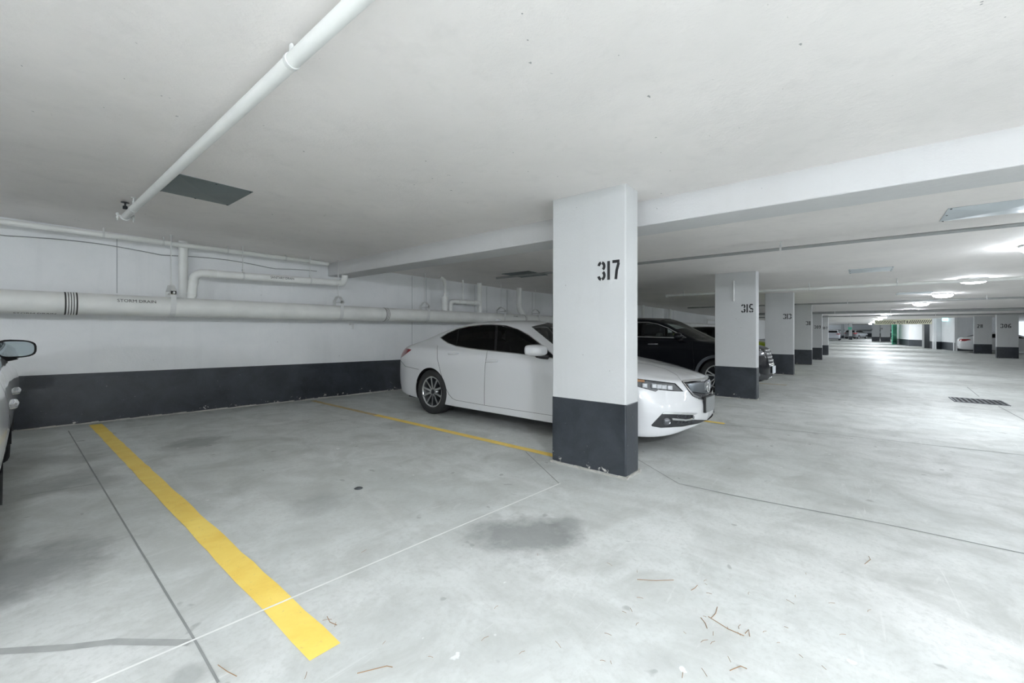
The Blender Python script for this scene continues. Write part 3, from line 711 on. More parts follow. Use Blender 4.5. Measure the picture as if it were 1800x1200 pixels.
SEDAN = [  # rails from the sill to the spine, each from the front centre to the rear centre: (half width, distance from the nose, height)
 [(0,.10,.24),(.40,.14,.22),(.62,.27,.18),(.74,.44,.165),(.78,.62,.16),(.78,.98,.16),(.78,1.45,.16),(.78,1.9,.16),(.78,2.35,.16),(.78,2.75,.16),(.78,3.25,.16),(.78,3.75,.17),(.76,4.15,.19),(.72,4.45,.21),(.66,4.60,.22),(.42,4.70,.23),(0,4.73,.23)],
 [(0,.02,.275),(.42,.065,.262),(.69,.205,.205),(.835,.40,.178),(.885,.60,.178),(.90,.98,.178),(.905,1.45,.178),(.905,1.9,.178),(.905,2.35,.178),(.905,2.75,.178),(.905,3.25,.180),(.90,3.75,.19),(.885,4.15,.215),(.84,4.47,.235),(.76,4.66,.25),(.48,4.77,.265),(0,4.80,.27)],
 [(0,0,.42),(.42,.048,.42),(.72,.185,.42),(.872,.41,.42),(.912,.64,.42),(.915,.98,.40),(.908,1.45,.36),(.905,1.9,.345),(.905,2.35,.345),(.905,2.75,.345),(.906,3.25,.36),(.915,3.75,.42),(.91,4.15,.46),(.868,4.50,.48),(.79,4.70,.50),(.50,4.80,.52),(0,4.83,.52)],
 [(0,.03,.60),(.42,.08,.61),(.70,.225,.63),(.862,.46,.66),(.918,.68,.69),(.927,.98,.715),(.927,1.45,.725),(.927,1.9,.735),(.927,2.35,.745),(.927,2.75,.755),(.927,3.25,.77),(.927,3.75,.785),(.915,4.15,.80),(.868,4.50,.80),(.80,4.68,.80),(.50,4.785,.80),(0,4.815,.80)],
 [(0,.06,.73),(.40,.115,.735),(.67,.28,.755),(.815,.52,.785),(.872,.72,.82),(.888,1.0,.86),(.895,1.45,.895),(.898,1.9,.92),(.898,2.35,.935),(.898,2.75,.95),(.894,3.25,.968),(.888,3.75,.985),(.868,4.15,.995),(.82,4.47,.985),(.745,4.63,.97),(.47,4.735,.965),(0,4.77,.965)],
 [(0,.12,.765),(.36,.19,.775),(.60,.38,.80),(.735,.60,.838),(.79,.80,.872),(.81,1.05,.91),(.825,1.45,.955),(.845,1.9,.985),(.848,2.35,.998),(.848,2.75,1.01),(.842,3.25,1.028),(.822,3.75,1.05),(.785,4.15,1.062),(.73,4.45,1.045),(.655,4.58,1.035),(.42,4.685,1.035),(0,4.72,1.04)],
 [(0,.25,.805),(.30,.31,.815),(.47,.49,.842),(.57,.70,.875),(.62,.88,.905),(.66,1.1,.94),(.695,1.42,.985),(.685,1.9,1.16),(.625,2.4,1.355),(.595,2.8,1.388),(.58,3.25,1.372),(.585,3.75,1.282),(.60,4.15,1.155),(.585,4.40,1.085),(.53,4.51,1.07),(.34,4.60,1.07),(0,4.63,1.075)],
 [(0,.5,.865),(.15,.54,.87),(.25,.67,.888),(.31,.82,.912),(.34,.95,.935),(.36,1.12,.965),(.38,1.32,1.0),(.37,1.82,1.205),(.335,2.33,1.408),(.315,2.8,1.434),(.305,3.3,1.414),(.31,3.82,1.31),(.32,4.18,1.175),(.30,4.36,1.10),(.26,4.44,1.085),(.16,4.49,1.085),(0,4.51,1.088)],
 [(0,.7,.90),(0,.73,.905),(0,.82,.922),(0,.90,.938),(0,.98,.952),(0,1.13,.978),(0,1.28,1.005),(0,1.79,1.218),(0,2.30,1.424),(0,2.8,1.447),(0,3.32,1.426),(0,3.85,1.316),(0,4.2,1.18),(0,4.34,1.105),(0,4.40,1.093),(0,4.42,1.09),(0,4.43,1.09)]]
SUV = [
 [(0,.11,.28),(.42,.15,.27),(.64,.28,.25),(.76,.44,.24),(.80,.62,.24),(.80,.93,.24),(.80,1.4,.24),(.80,1.85,.24),(.80,2.3,.24),(.80,2.7,.24),(.80,3.2,.24),(.80,3.63,.25),(.79,4.05,.26),(.75,4.35,.28),(.68,4.48,.29),(.42,4.58,.3),(0,4.6,.3)],
 [(0,.03,.32),(.45,.08,.30),(.74,.24,.26),(.87,.42,.245),(.91,.6,.245),(.92,.93,.245),(.92,1.4,.245),(.92,1.85,.245),(.92,2.3,.245),(.92,2.7,.245),(.92,3.2,.245),(.92,3.63,.255),(.91,4.05,.275),(.86,4.4,.295),(.78,4.56,.305),(.45,4.66,.315),(0,4.69,.315)],
 [(0,0,.52),(.45,.05,.52),(.75,.2,.52),(.89,.42,.52),(.93,.62,.54),(.94,.93,.55),(.935,1.4,.52),(.935,1.85,.5),(.935,2.3,.5),(.935,2.7,.5),(.935,3.2,.52),(.94,3.63,.55),(.93,4.05,.56),(.88,4.42,.57),(.80,4.6,.57),(.46,4.69,.57),(0,4.70,.57)],
 [(0,.03,.80),(.44,.09,.80),(.72,.25,.82),(.87,.48,.84),(.92,.66,.86),(.94,.93,.88),(.94,1.4,.89),(.94,1.85,.895),(.94,2.3,.9),(.94,2.7,.905),(.94,3.2,.91),(.94,3.63,.92),(.93,4.05,.93),(.88,4.4,.94),(.80,4.55,.94),(.46,4.63,.94),(0,4.65,.94)],
 [(0,.10,.96),(.42,.16,.96),(.68,.34,.98),(.82,.56,1.0),(.88,.74,1.02),(.90,1.0,1.05),(.905,1.4,1.08),(.91,1.85,1.1),(.91,2.3,1.11),(.91,2.7,1.12),(.905,3.2,1.14),(.895,3.63,1.16),(.87,4.05,1.18),(.83,4.35,1.18),(.75,4.47,1.17),(.44,4.55,1.165),(0,4.57,1.165)],
 [(0,.18,1.0),(.38,.26,1.01),(.6,.44,1.03),(.72,.66,1.06),(.79,.82,1.075),(.82,1.05,1.1),(.845,1.4,1.13),(.86,1.85,1.15),(.865,2.3,1.155),(.865,2.7,1.165),(.86,3.2,1.185),(.85,3.63,1.21),(.82,4.05,1.23),(.78,4.3,1.23),(.7,4.42,1.22),(.42,4.5,1.215),(0,4.52,1.215)],
 [(0,.35,1.04),(.3,.4,1.05),(.48,.56,1.07),(.58,.76,1.09),(.64,.9,1.11),(.69,1.1,1.13),(.74,1.38,1.155),(.73,1.85,1.36),(.68,2.3,1.575),(.655,2.7,1.635),(.645,3.2,1.63),(.64,3.63,1.61),(.62,4.0,1.58),(.6,4.2,1.55),(.55,4.3,1.52),(.36,4.38,1.5),(0,4.4,1.5)],
 [(0,.6,1.08),(.16,.63,1.085),(.26,.74,1.1),(.32,.86,1.11),(.36,.97,1.125),(.38,1.1,1.14),(.4,1.25,1.16),(.39,1.75,1.40),(.36,2.2,1.62),(.34,2.7,1.675),(.33,3.2,1.68),(.33,3.6,1.665),(.32,3.9,1.635),(.3,4.05,1.62),(.27,4.12,1.61),(.17,4.17,1.6),(0,4.18,1.6)],
 [(0,.8,1.105),(0,.84,1.11),(0,.9,1.12),(0,.97,1.125),(0,1.03,1.135),(0,1.12,1.15),(0,1.22,1.165),(0,1.7,1.41),(0,2.17,1.64),(0,2.7,1.685),(0,3.2,1.69),(0,3.55,1.675),(0,3.8,1.65),(0,3.9,1.64),(0,3.95,1.635),(0,3.98,1.63),(0,4.0,1.63)]]

def shell(rails, nu, nv, scale=(1, 1, 1)):
    """half body on the -x side as a bmesh; y runs from the nose, z up"""
    R = np.array(rails, float) * np.array(scale); nr, ns, _ = R.shape
    ku = np.concatenate([[0], np.cumsum(np.linalg.norm(np.diff(R[3], axis=0), axis=1))]); ku /= ku[-1]
    u = []
    per = max(2, nu // (ns - 1))
    for i in range(ns - 1): u += list(np.linspace(ku[i], ku[i + 1], per + 1)[:-1])
    u.append(1.); u = np.array(u)
    rail = np.array([catmull(ku, R[j], u) for j in range(nr)])          # nr, nu, 3
    kv = np.array([0, .06, .2, .38, .5, .56, .74, .88, 1.]); 
    v = []
    for i in range(nr - 1):
        n = max(3, int(round(nv * (kv[i + 1] - kv[i])))); v += list(np.linspace(kv[i], kv[i + 1], n + 1)[:-1])
    v.append(1.); v = np.array(v)
    G = np.stack([pchip(kv, rail[:, k, :], v) for k in range(len(u))], axis=1)   # nv, nu, 3
    G[:, 0, 0] = 0; G[:, -1, 0] = 0; G[-1, :, 0] = 0; G[..., 0] = np.maximum(G[..., 0], 0)
    bm = bmesh.new(); vs = [[bm.verts.new((-p[0], p[1], p[2])) for p in row] for row in G]
    lay = bm.faces.layers.int.new('part')
    for j in range(len(v) - 1):
        for i in range(len(u) - 1):
            bm.faces.new((vs[j][i], vs[j + 1][i], vs[j + 1][i + 1], vs[j][i + 1]))
    bmesh.ops.remove_doubles(bm, verts=bm.verts, dist=1e-5); bm.normal_update()
    # outward normals: the middle of the flank must look to -x
    f = min(bm.faces, key=lambda f: (f.calc_center_median() - Vector((-.93 * scale[0], 2.4 * scale[1], .6 * scale[2]))).length)
    if f.normal.x > 0: bmesh.ops.reverse_faces(bm, faces=bm.faces)
    for fc in bm.faces: fc.smooth = True
    return bm
class Side:
    """square-on view of the flank: (y, z)"""
    def p2(s, c): return (c.y, c.z)
    def plane(s, a, b):
        d = Vector((0, b[0] - a[0], b[1] - a[1])); return Vector((0, a[0], a[1])), Vector((1, 0, 0)).cross(d)
class Front:
    def p2(s, c): return (-c.x, c.z)
    def plane(s, a, b):
        d = Vector((a[0] - b[0], 0, b[1] - a[1])); return Vector((-a[0], 0, a[1])), Vector((0, 1, 0)).cross(d)
class Eye:
    """outline as sighted from one standpoint (in body coordinates): planes through that point"""
    def __init__(s, inv): s.o = inv @ Vector((0, 0, CAM_H)); s.inv = inv; s.fwd = inv.inverted()
    def p2(s, c):
        q = s.fwd @ c; Z = q.x * FW[0] + q.y * FW[1]; X = q.x * RT[0] + q.y * RT[1]
        return (CX + F_PX * X / Z, HORIZON - F_PX * (q.z - CAM_H) / Z) if Z > .01 else (1e6, 1e6)
    def plane(s, a, b):
        A = s.inv @ at(a[0], a[1], Z=5.); B = s.inv @ at(b[0], b[1], Z=5.)
        return s.o, (A - s.o).cross(B - s.o)
def inside(poly, p):
    x, y = p; r = False; n = len(poly)
    for i in range(n):
        (x0, y0), (x1, y1) = poly[i], poly[i - 1]
        if (y0 > y) != (y1 > y) and x < (x1 - x0) * (y - y0) / (y1 - y0) + x0: r = not r
    return r
def cut(bm, view, poly, part, ok=lambda c, n: True, over=(0,), pad=None):
    """score the outline poly into the body and give the faces inside it a part number"""
    lay = bm.faces.layers.int['part']
    xs = [p[0] for p in poly]; ys = [p[1] for p in poly]; span = max(max(xs) - min(xs), max(ys) - min(ys))
    pad = pad if pad is not None else span * .08 + (.06 if span < 8 else 4)
    def cand(x0, x1, y0, y1):
        out = []
        for f in bm.faces:
            if f[lay] not in over: continue
            c = f.calc_center_median()
            if not ok(c, f.normal): continue
            q = view.p2(c)
            if x0 - pad < q[0] < x1 + pad and y0 - pad < q[1] < y1 + pad: out.append(f)
        return out
    faces = cand(min(xs), max(xs), min(ys), max(ys))
    n = len(poly)
    for i in range(n):
        a, b = poly[i], poly[(i + 1) % n]
        if abs(a[0] - b[0]) + abs(a[1] - b[1]) < 1e-7: continue
        co, no = view.plane(a, b)
        sub = []; P = min(pad, span * .3 + pad * .3)
        for f in faces:
            if not f.is_valid: continue
            hit = False
            qs = [view.p2(v.co) for v in f.verts]
            fx0, fx1 = min(q[0] for q in qs), max(q[0] for q in qs); fy0, fy1 = min(q[1] for q in qs), max(q[1] for q in qs)
            if fx1 >= min(a[0], b[0]) and fx0 <= max(a[0], b[0]) and fy1 >= min(a[1], b[1]) and fy0 <= max(a[1], b[1]): sub.append(f)
        if not sub: continue
        ed = set(e for f in sub for e in f.edges); ve = set(v for f in sub for v in f.verts)
        r = bmesh.ops.bisect_plane(bm, geom=list(sub) + list(ed) + list(ve), plane_co=co, plane_no=no.normalized(), dist=2e-5)
        s_ = set(f for f in faces if f.is_valid); s_.update(g for g in r['geom'] if isinstance(g, bmesh.types.BMFace) and g.is_valid); s_.update(f for e in r['geom_cut'] if isinstance(e, bmesh.types.BMEdge) for f in e.link_faces)
        faces = list(s_)
    for f in faces:
        if not f.is_valid or f[lay] not in over: continue
        c = f.calc_center_median()
        if not ok(c, f.normal): continue
        if inside(poly, view.p2(c)): f[lay] = part
def thick_line(pts, wd):
    """closed outline around an open polyline"""
    L, R = [], []
    for i, p in enumerate(pts):
        a, b = pts[max(0, i - 1)], pts[min(len(pts) - 1, i + 1)]; dx, dy = b[0] - a[0], b[1] - a[1]; l = math.hypot(dx, dy); nx, ny = -dy / l * wd / 2, dx / l * wd / 2
        L.append((p[0] + nx, p[1] + ny)); R.append((p[0] - nx, p[1] - ny))
    return L + R[::-1]
def inset(poly, d):
    n = len(poly); out = []; A = sum(poly[i - 1][0] * poly[i][1] - poly[i][0] * poly[i - 1][1] for i in range(n)); sg = 1 if A > 0 else -1
    for i in range(n):
        p, a, b = poly[i], poly[i - 1], poly[(i + 1) % n]
        n1 = (-(p[1] - a[1]) * sg, (p[0] - a[0]) * sg); n2 = (-(b[1] - p[1]) * sg, (b[0] - p[0]) * sg)
        l1 = math.hypot(*n1) or 1; l2 = math.hypot(*n2) or 1; m = (n1[0] / l1 + n2[0] / l2, n1[1] / l1 + n2[1] / l2); l = m[0] * m[0] + m[1] * m[1]
        k = min(2 / l, 2.2) if l > 1e-6 else 1
        out.append((p[0] + m[0] * d * k, p[1] + m[1] * d * k))
    return out
def circle(c, r, n=40, flat=None): return [(c[0] + r * math.cos(2 * PI * i / n), c[1] + r * math.sin(2 * PI * i / n)) for i in range(n)]

def split_parts(bm, spec, root, oy):
    """make an object of every part number: spec[part] = (name, material, push, mode, label); mode: 'both' one mesh with both halves, 'pair' one per side"""
    lay = bm.faces.layers.int['part']; bm.normal_update()
    made = {}
    nor = {v.index: v.normal.copy() for v in bm.verts}; bm.verts.index_update(); nor = [v.normal.copy() for v in bm.verts]
    for part, (name, m, push, mode, label) in spec.items():
        fs = [f for f in bm.faces if f[lay] == part]
        if not fs: continue
        idx = {}; vs = []; ns = []; polys = []
        for f in fs:
            q = []
            for v in f.verts:
                if v.index not in idx: idx[v.index] = len(vs); vs.append(v.co + nor[v.index] * push); ns.append(nor[v.index])
                q.append(idx[v.index])
            polys.append(q)
        def build(sides):
            V, N, P = [], [], []
            for sd in sides:
                b = len(V)
                if sd > 0: V += [(p.x, p.y - oy, p.z) for p in vs]; N += [tuple(n) for n in ns]; P += [[b + i for i in q] for q in polys]
                else: V += [(-p.x, p.y - oy, p.z) for p in vs]; N += [(-n.x, n.y, n.z) for n in ns]; P += [[b + i for i in q[::-1]] for q in polys]
            me = bpy.data.meshes.new(name); me.from_pydata(V, [], P); me.materials.append(m)
            me.polygons.foreach_set('use_smooth', [True] * len(P)); me.update()
            me.normals_split_custom_set_from_vertices(N)
            o = link(name, me, root)
            if label: o['label'] = label
            return o
        made[part] = [build((1, -1))] if mode == 'both' else [build((1,)), build((-1,))]
    return made

def tyre_mesh(R, wd, rr):
    mb = MB(); h = wd / 2
    mb.lathe([(rr, -h * .75), (rr + .02, -h * .97), (R - .045, -h), (R - .015, -h * .9), (R, -h * .72), (R, h * .72), (R - .015, h * .9), (R - .045, h), (rr + .02, h * .97), (rr, h * .75)], 40, 'x'); return mb.mesh('wheel', M['tyre'])
def rim_mesh(rr, wd, n, double=False, dark=False):
    """alloy rim facing -x"""
    mb = MB(); h = wd / 2
    mb.lathe([(rr + .004, -h * .80), (rr - .012, -h * .84), (rr - .022, -h * .7), (rr - .03, h * .3), (rr - .03, h * .7)], 40, 'x', mi=0)
    mb.lathe([(rr - .03, h * .1), (.07, h * .02), (.0, h * .02)], 30, 'x', mi=1)                 # dark back
    mb.lathe([(.0, -h * .72), (.03, -h * .72), (.034, -h * .66), (.036, -h * .2)], 16, 'x', mi=1)   # cap
    mb.lathe([(.034, -h * .60), (.075, -h * .58), (.085, -h * .1)], 20, 'x', mi=0)
    for k in range(n):
        a = 2 * PI * k / n + .1
        for off in ((-.13, .13) if double else (0,)):
            a0 = a + off * .5; a1 = a + off * 1.5
            p = [(0.045, a0), (rr - .018, a1)]
            def P(r, an, s, x): return (x, r * math.cos(an) - s * math.sin(an), r * math.sin(an) + s * math.cos(an))
            w0, w1 = (.012, .010) if double else (.014, .016)
            vs = [P(.04, a0, -w0, -h * .62), P(.04, a0, w0, -h * .62), P(rr - .016, a1, w1, -h * .80), P(rr - .016, a1, -w1, -h * .80),
                  P(.04, a0, -w0 - .006, -h * .2), P(.04, a0, w0 + .006, -h * .2), P(rr - .016, a1, w1 + .006, -h * .35), P(rr - .016, a1, -w1 - .006, -h * .35)]
            mb.add(vs, [(0, 1, 2, 3)], 0); mb.add(vs, [(0, 3, 7, 4), (1, 5, 6, 2), (2, 6, 7, 3)], 1)
    for k in range(5):
        a = 2 * PI * k / 5 + .4; mb.tube([(-h * .64, .057 * math.cos(a), .057 * math.sin(a)), (-h * .5, .057 * math.cos(a), .057 * math.sin(a))], .008, 6, 0)
    return mb.mesh('rim', [M['alloy'], M['alloy_dark']])
def add_wheels(root, hw, axles, R, wd, rr, n, double, oy, spin=.2, steer=0):
    tm = tyre_mesh(R, wd, rr); rm = rim_mesh(rr, wd, n, double)
    for ay in axles:
        for s in (-1, 1):
            o = link('wheel', tm, root, (s * (hw - wd / 2), ay - oy, R - .004)); 
            r = link('rim', rm, o); r.rotation_euler = (spin, 0, 0 if s < 0 else PI)
def well(root, hw, ay, r, oy, zc, m):
    for s in (-1, 1):
        mb = MB(); n = 16; xs = (s * (hw - .035), s * (hw - .30)); vs = []
        for x in xs:
            for i in range(n + 1):
                a = -.35 + (PI + .7) * i / n; vs.append((x, ay - oy + r * math.cos(a), max(.18, zc + r * math.sin(a))))
        fs = [(i, i + 1, n + 2 + i, n + 1 + i) for i in range(n)] + [tuple(range(n + 1, 2 * n + 2))]
        mb.add(vs, fs); mb.obj('wheel_well', m, root)
def seat(root, x, y, m, rear=False):
    mb = MB(); w_ = .25 if not rear else .62
    def pad(c, half, ang):
        n = 4; vs = []; R = Matrix.Rotation(ang, 3, 'X')
        bmx = bmesh.new(); bmesh.ops.create_cube(bmx, size=1.); bmesh.ops.subdivide_edges(bmx, edges=bmx.edges[:], cuts=3, use_grid_fill=True)
        for v in bmx.verts:
            q = v.co * 2; l = (abs(q.x)**4 + abs(q.y)**4 + abs(q.z)**4) ** .25; q = q / l if l else q
            v.co = R @ Vector((q.x * half[0], q.y * half[1], q.z * half[2])) + Vector(c)
        bmx.verts.index_update(); mb.add([v.co.copy() for v in bmx.verts], [[v.index for v in f.verts] for f in bmx.faces], 0, True); bmx.free()
    pad((x, y, .52), (w_, .27, .11), .1); pad((x, y + .30, .83), (w_, .10, .34), -.32)
    for hx in ((x,) if not rear else (x - .38, x + .38)): pad((hx, y + .44, 1.20), (.135, .06, .105), -.15)
    for hx in ((x,) if not rear else (x - .38, x + .38)):
        for s in (-.05, .05): mb.tube([(hx + s, y + .40, 1.08), (hx + s, y + .43, 1.18)], .007, 6)
    return mb.obj('seat', m, root)
def mirror_pod(root, side, x, y, z, body, glass_m, sx=.20, sy=.12, sz=.125, face='rear', label=None, stalk=True, body2=None):
    """door mirror: a rounded housing with a glass on its rear side (towards +y), on a short stalk"""
    bmx = bmesh.new(); bmesh.ops.create_cube(bmx, size=1.); bmesh.ops.subdivide_edges(bmx, edges=bmx.edges[:], cuts=5, use_grid_fill=True)
    mb = MB()
    for v in bmx.verts:
        q = v.co * 2; e = 3.4; l = (abs(q.x)**e + abs(q.z)**e) ** (1 / e) if (q.x or q.z) else 1
        k = max(abs(q.x), abs(q.z)) / l if l else 1
        yy = q.y; shrink = 1. if yy > 0 else 1 - .38 * yy * yy
        v.co = Vector((q.x * k * sx / 2 * shrink, yy * sy / 2, q.z * k * sz / 2 * shrink * (1 - .10 * q.x * side)))
    mb.add([v.co.copy() for v in bmx.verts], [[v.index for v in f.verts] for f in bmx.faces], 0, True); bmx.free()
    o = mb.obj('door_mirror', body, root, (x, y, z))
    if label: o['label'] = label
    g = MB(); n = 28; ring = []
    for i in range(n):
        a = 2 * PI * i / n; c, s = math.cos(a), math.sin(a); e = 2 / 3.2
        ring.append((math.copysign(abs(c) ** e, c) * sx * .44, sy / 2 + .002, math.copysign(abs(s) ** e, s) * sz * .42 * (1 - .10 * c * side)))
    g.add(ring, [tuple(range(n))]); g.obj('mirror_glass', glass_m, o)
    r_ = MB(); outer = [(p[0] * 1.12, p[1] - .006, p[2] * 1.13) for p in ring]; inner = [(p[0] * 1.0, p[1] + .004, p[2]) for p in ring]
    r_.add(outer + inner, [(i, (i + 1) % n, n + (i + 1) % n, n + i) for i in range(n)], 0, True); r_.obj('mirror_rim', body2 or M['black'], o)
    if stalk:
        s_ = MB(); s_.tube([(0, 0, -sz * .42), (-side * .06, -.01, -sz * .55), (-side * .17, -.03, -sz * .62)], [.03, .028, .03], 10); s_.obj('mirror_stalk', M['black'], o)
    return o
def handle(root, x, y, z, m, L=.20, tilt=0., out=-1, label=None):
    mb = MB(); mb.tube([(out * .004, L / 2, 0), (out * .026, L / 2 - .03, 0), (out * .030, 0, 0), (out * .026, -L / 2 + .03, 0), (out * .004, -L / 2, 0)], [.011, .014, .015, .014, .011], 10)
    mb.lathe([(0, .0), (.028, -.0), (.034, .01)], 16, 'x', (out * -.004, -.01, .002)) if False else None
    o = mb.obj('door_handle', m, root, (x, y, z)); o.rotation_euler = (tilt, 0, 0)
    if label: o['label'] = label
    return o
def underbody(root, hw, L, oy, m, z=.2):
    mb = MB(); mb.box(-hw + .16, hw - .16, .35 - oy, L - .35 - oy, z - .02, z + .22); mb.obj('underbody', m, root)
def place(root, x, y, yaw):
    root.location = (x, y, floor_z(x)); root.rotation_euler = (0, math.atan(-slope(x)), yaw) if abs(yaw) < .5 else (0, -math.atan(-slope(x)), yaw) if abs(yaw - PI) < .5 else (0, 0, yaw)
    bpy.context.view_layer.update()
flank = lambda c, n: n.x < -.25 and c.x < -.5
low_flank = lambda c, n: c.x < -.55 and c.z < 1.05

def arch_cut(bm, ay, r, zc): cut(bm, Side(), circle((ay, zc), r, 44), 99, lambda c, n: c.x < -.5 and c.z < .95, over=(0, 1, 2, 3, 5, 7))

# ---- white sedan (nose to the aisle)
L_, HW = 4.83, .927
sedan = empty('sedan', (0, 0, 0), 'pearl white sedan with dark windows parked nose-out behind column 317', 'car')
OY = L_ / 2
place(sedan, 5.117, 1.34 + OY, 0)
inv = (sedan.matrix_world @ Matrix.Translation((0, -OY, 0))).inverted()
eye = Eye(inv)
bm = shell(SEDAN, 128, 60)
arch_cut(bm, 3.755, .362, .345); arch_cut(bm, .98, .362, .345)
dlo = [(773.5,593.2),(786,585),(804,577.2),(825,572.7),(850,569.8),(867.5,569.6),(890,571.3),(910,577.5),(930,588.3),(946.7,600.8),(969,620),(984,634),(969,629.5),(940,626.5),(913,622.5),(880,618.8),(855.8,616.3),(840,614.7),(825,612.7),(801,608.7),(787.4,603.7),(778.5,597.7)]
side_ok = lambda c, n: n.x < -.2 and c.x < -.45
cut(bm, eye, dlo, 10, side_ok)
cut(bm, eye, inset(dlo, 1.15), 11, side_ok, over=(10,))
gl = inset(dlo, 2.3)
cut(bm, eye, gl, 12, side_ok, over=(11,))
cut(bm, eye, [(800.2, 612), (806.6, 568), (808.2, 568), (801.8, 612)], 11, side_ok, over=(12,))
cut(bm, eye, [(868.2, 622), (871.5, 566), (875.5, 566), (872, 622)], 11, side_ok, over=(12,))
cut(bm, eye, [(700, 630), (700, 560), (804, 560), (799, 630)], 13, side_ok, over=(12,))
cut(bm, eye, [(873, 630), (873, 560), (1010, 560), (1010, 640)], 14, side_ok, over=(12,))
# windscreen and rear window (from the loft lines, seen from the side)
top_ok = lambda c, n: c.z > .95 and n.z > .15 and n.x > -.72 and c.x > -.70
cut(bm, eye, [(934, 574), (978, 564), (1075, 612), (1070, 623), (999, 627), (969, 602.5)], 15, lambda c, n: c.z > .95 and 1.2 < c.y < 2.4 and n.z > .1, pad=6)
cut(bm, Side(), [(3.50, 1.42), (3.44, 1.32), (4.22, 1.10), (4.30, 1.15), (3.9, 1.36)], 16, lambda c, n: c.x > -.54 and c.z > 1.1 and 3.3 < c.y < 4.4)
# lamps, seams
cut(bm, eye, [(702, 616), (711.7, 611.5), (723.9, 614.5), (715.5, 621), (704, 629.8), (699, 634)], 20, lambda c, n: c.y > 4.2 and c.z > .75)
seam = 0.55
cut(bm, eye, thick_line([(770, 601), (768.7, 612), (768.7, 630), (774, 652.5), (781.5, 678), (789, 693), (795, 700), (801, 703), (850, 711.8), (910, 721), (990, 733)], seam), 21, low_flank)
cut(bm, eye, thick_line([(856.5, 616.5), (854, 632), (852.5, 645), (851.2, 688), (851.5, 711.5)], seam), 21, low_flank)
cut(bm, eye, thick_line([(700, 628), (704.5, 634), (712.5, 643.5), (736, 649)], seam), 21, lambda c, n: c.x < -.4 and c.y > 4.)
cut(bm, Side(), thick_line([(1.47, .2), (1.46, .5), (1.42, .75), (1.45, .96)], .006), 21, low_flank)
# nose: headlamp, grille, lower intake
nose = lambda c, n: c.y < 1.25 and c.z < .98
head = [(1092, 660), (1122, 665.5), (1187, 673.5), (1201.6, 688), (1183, 687.4), (1157.5, 685), (1152.5, 688.2), (1122, 679.8), (1097, 669)]
cut(bm, eye, head, 30, nose)
cut(bm, eye, inset(head, .9), 31, nose, over=(30,))
cut(bm, eye, [(1080, 655), (1133, 655), (1133, 671.5), (1080, 668)], 32, nose, over=(31,))
gr = [(1197.5, 669.5), (1236, 665.5), (1262, 664), (1262, 706), (1239.6, 703.2), (1228, 701), (1217, 695.7), (1211, 688)]
front = lambda c, n: c.y < .6 and c.z < .98
cut(bm, eye, gr, 40, front)
cut(bm, eye, [(1200.5, 672.3), (1234, 669.5), (1262, 668.5), (1262, 702), (1240, 699.5), (1229, 698), (1219, 693), (1212.5, 686.5)], 41, front, over=(40,))
cut(bm, eye, [(1207, 675), (1236, 672.5), (1262, 672), (1262, 693.5), (1242, 692), (1228, 690), (1214.5, 688)], 42, front, over=(41,))
fog = [(1166.5, 723.8), (1226, 726), (1218, 730), (1221, 737.3), (1247, 738), (1262, 736.5), (1262, 739.5), (1247, 741), (1228, 744.5), (1200, 749.8), (1161.7, 751.8), (1146, 749), (1144.7, 746.7)]
cut(bm, eye, fog, 50, lambda c, n: c.y < .9 and c.z < .6)
cut(bm, eye, [(1166.5, 723.8), (1226, 726), (1224, 729), (1167, 727.3), (1163.5, 727)], 51, lambda c, n: c.y < .9 and c.z < .6, over=(50,))
cut(bm, eye, [(1181, 734.5), (1205, 736.5), (1226, 734), (1226, 736.5), (1205, 739.4), (1182, 738)], 51, lambda c, n: c.y < .9 and c.z < .6, over=(50,))
cut(bm, eye, thick_line([(1112, 636.5), (1140, 640), (1170, 648), (1190, 659), (1197.5, 669)], .4), 22, lambda c, n: c.y < 1.4 and c.z > .6)
made = split_parts(bm, {0: ('body_shell', M['white_paint'], 0, 'both', None), 10: ('window_trim', M['chrome'], .002, 'pair', 'chrome strip around the side windows'), 11: ('window_frame', M['gloss_black'], -.001, 'pair', None),
    12: ('rear_door_window', M['glass_dark'], -.006, 'pair', None), 13: ('quarter_window', M['glass_dark'], -.006, 'pair', None), 14: ('front_door_window', M['glass_mid'], -.006, 'pair', None),
    15: ('windscreen', M['glass_clear'], -.004, 'both', None), 16: ('rear_window', M['glass_mid'], -.004, 'both', None), 20: ('tail_lamp', M['red_lens'], .004, 'pair', 'dark red tail lamp'), 21: ('door_gap', M['black'], -.006, 'pair', None), 22: ('bonnet_gap', M['seat'], -.002, 'pair', None),
    30: ('headlamp_rim', M['gloss_black'], .001, 'pair', None), 31: ('headlamp', M['lamp_glass'], -.004, 'pair', 'clear headlamp with a row of bright lenses'), 32: ('side_marker', M['amber'], .0, 'pair', 'amber corner of the headlamp'),
    40: ('grille_surround', M['chrome'], .012, 'both', 'chrome grille surround'), 41: ('grille_mesh', M['mesh_black'], -.012, 'both', None), 42: ('grille_shield', M['shield'], .006, 'both', 'brushed grey shield in the grille'),
    50: ('lower_intake', M['mesh_black'], -.010, 'pair', None), 51: ('intake_trim', M['chrome'], .006, 'pair', 'chrome bar across the lower intake')}, sedan, OY)
def on_body(px, py, bmx, inv_):
    """point of the body met by a sight line (body coordinates)"""
    from mathutils.bvhtree import BVHTree
    t = BVHTree.FromBMesh(bmx); o = inv_ @ Vector((0, 0, CAM_H)); d = ((inv_ @ at(px, py, Z=5.)) - o).normalized()
    h = t.ray_cast(o, d); return h[0], h[1]
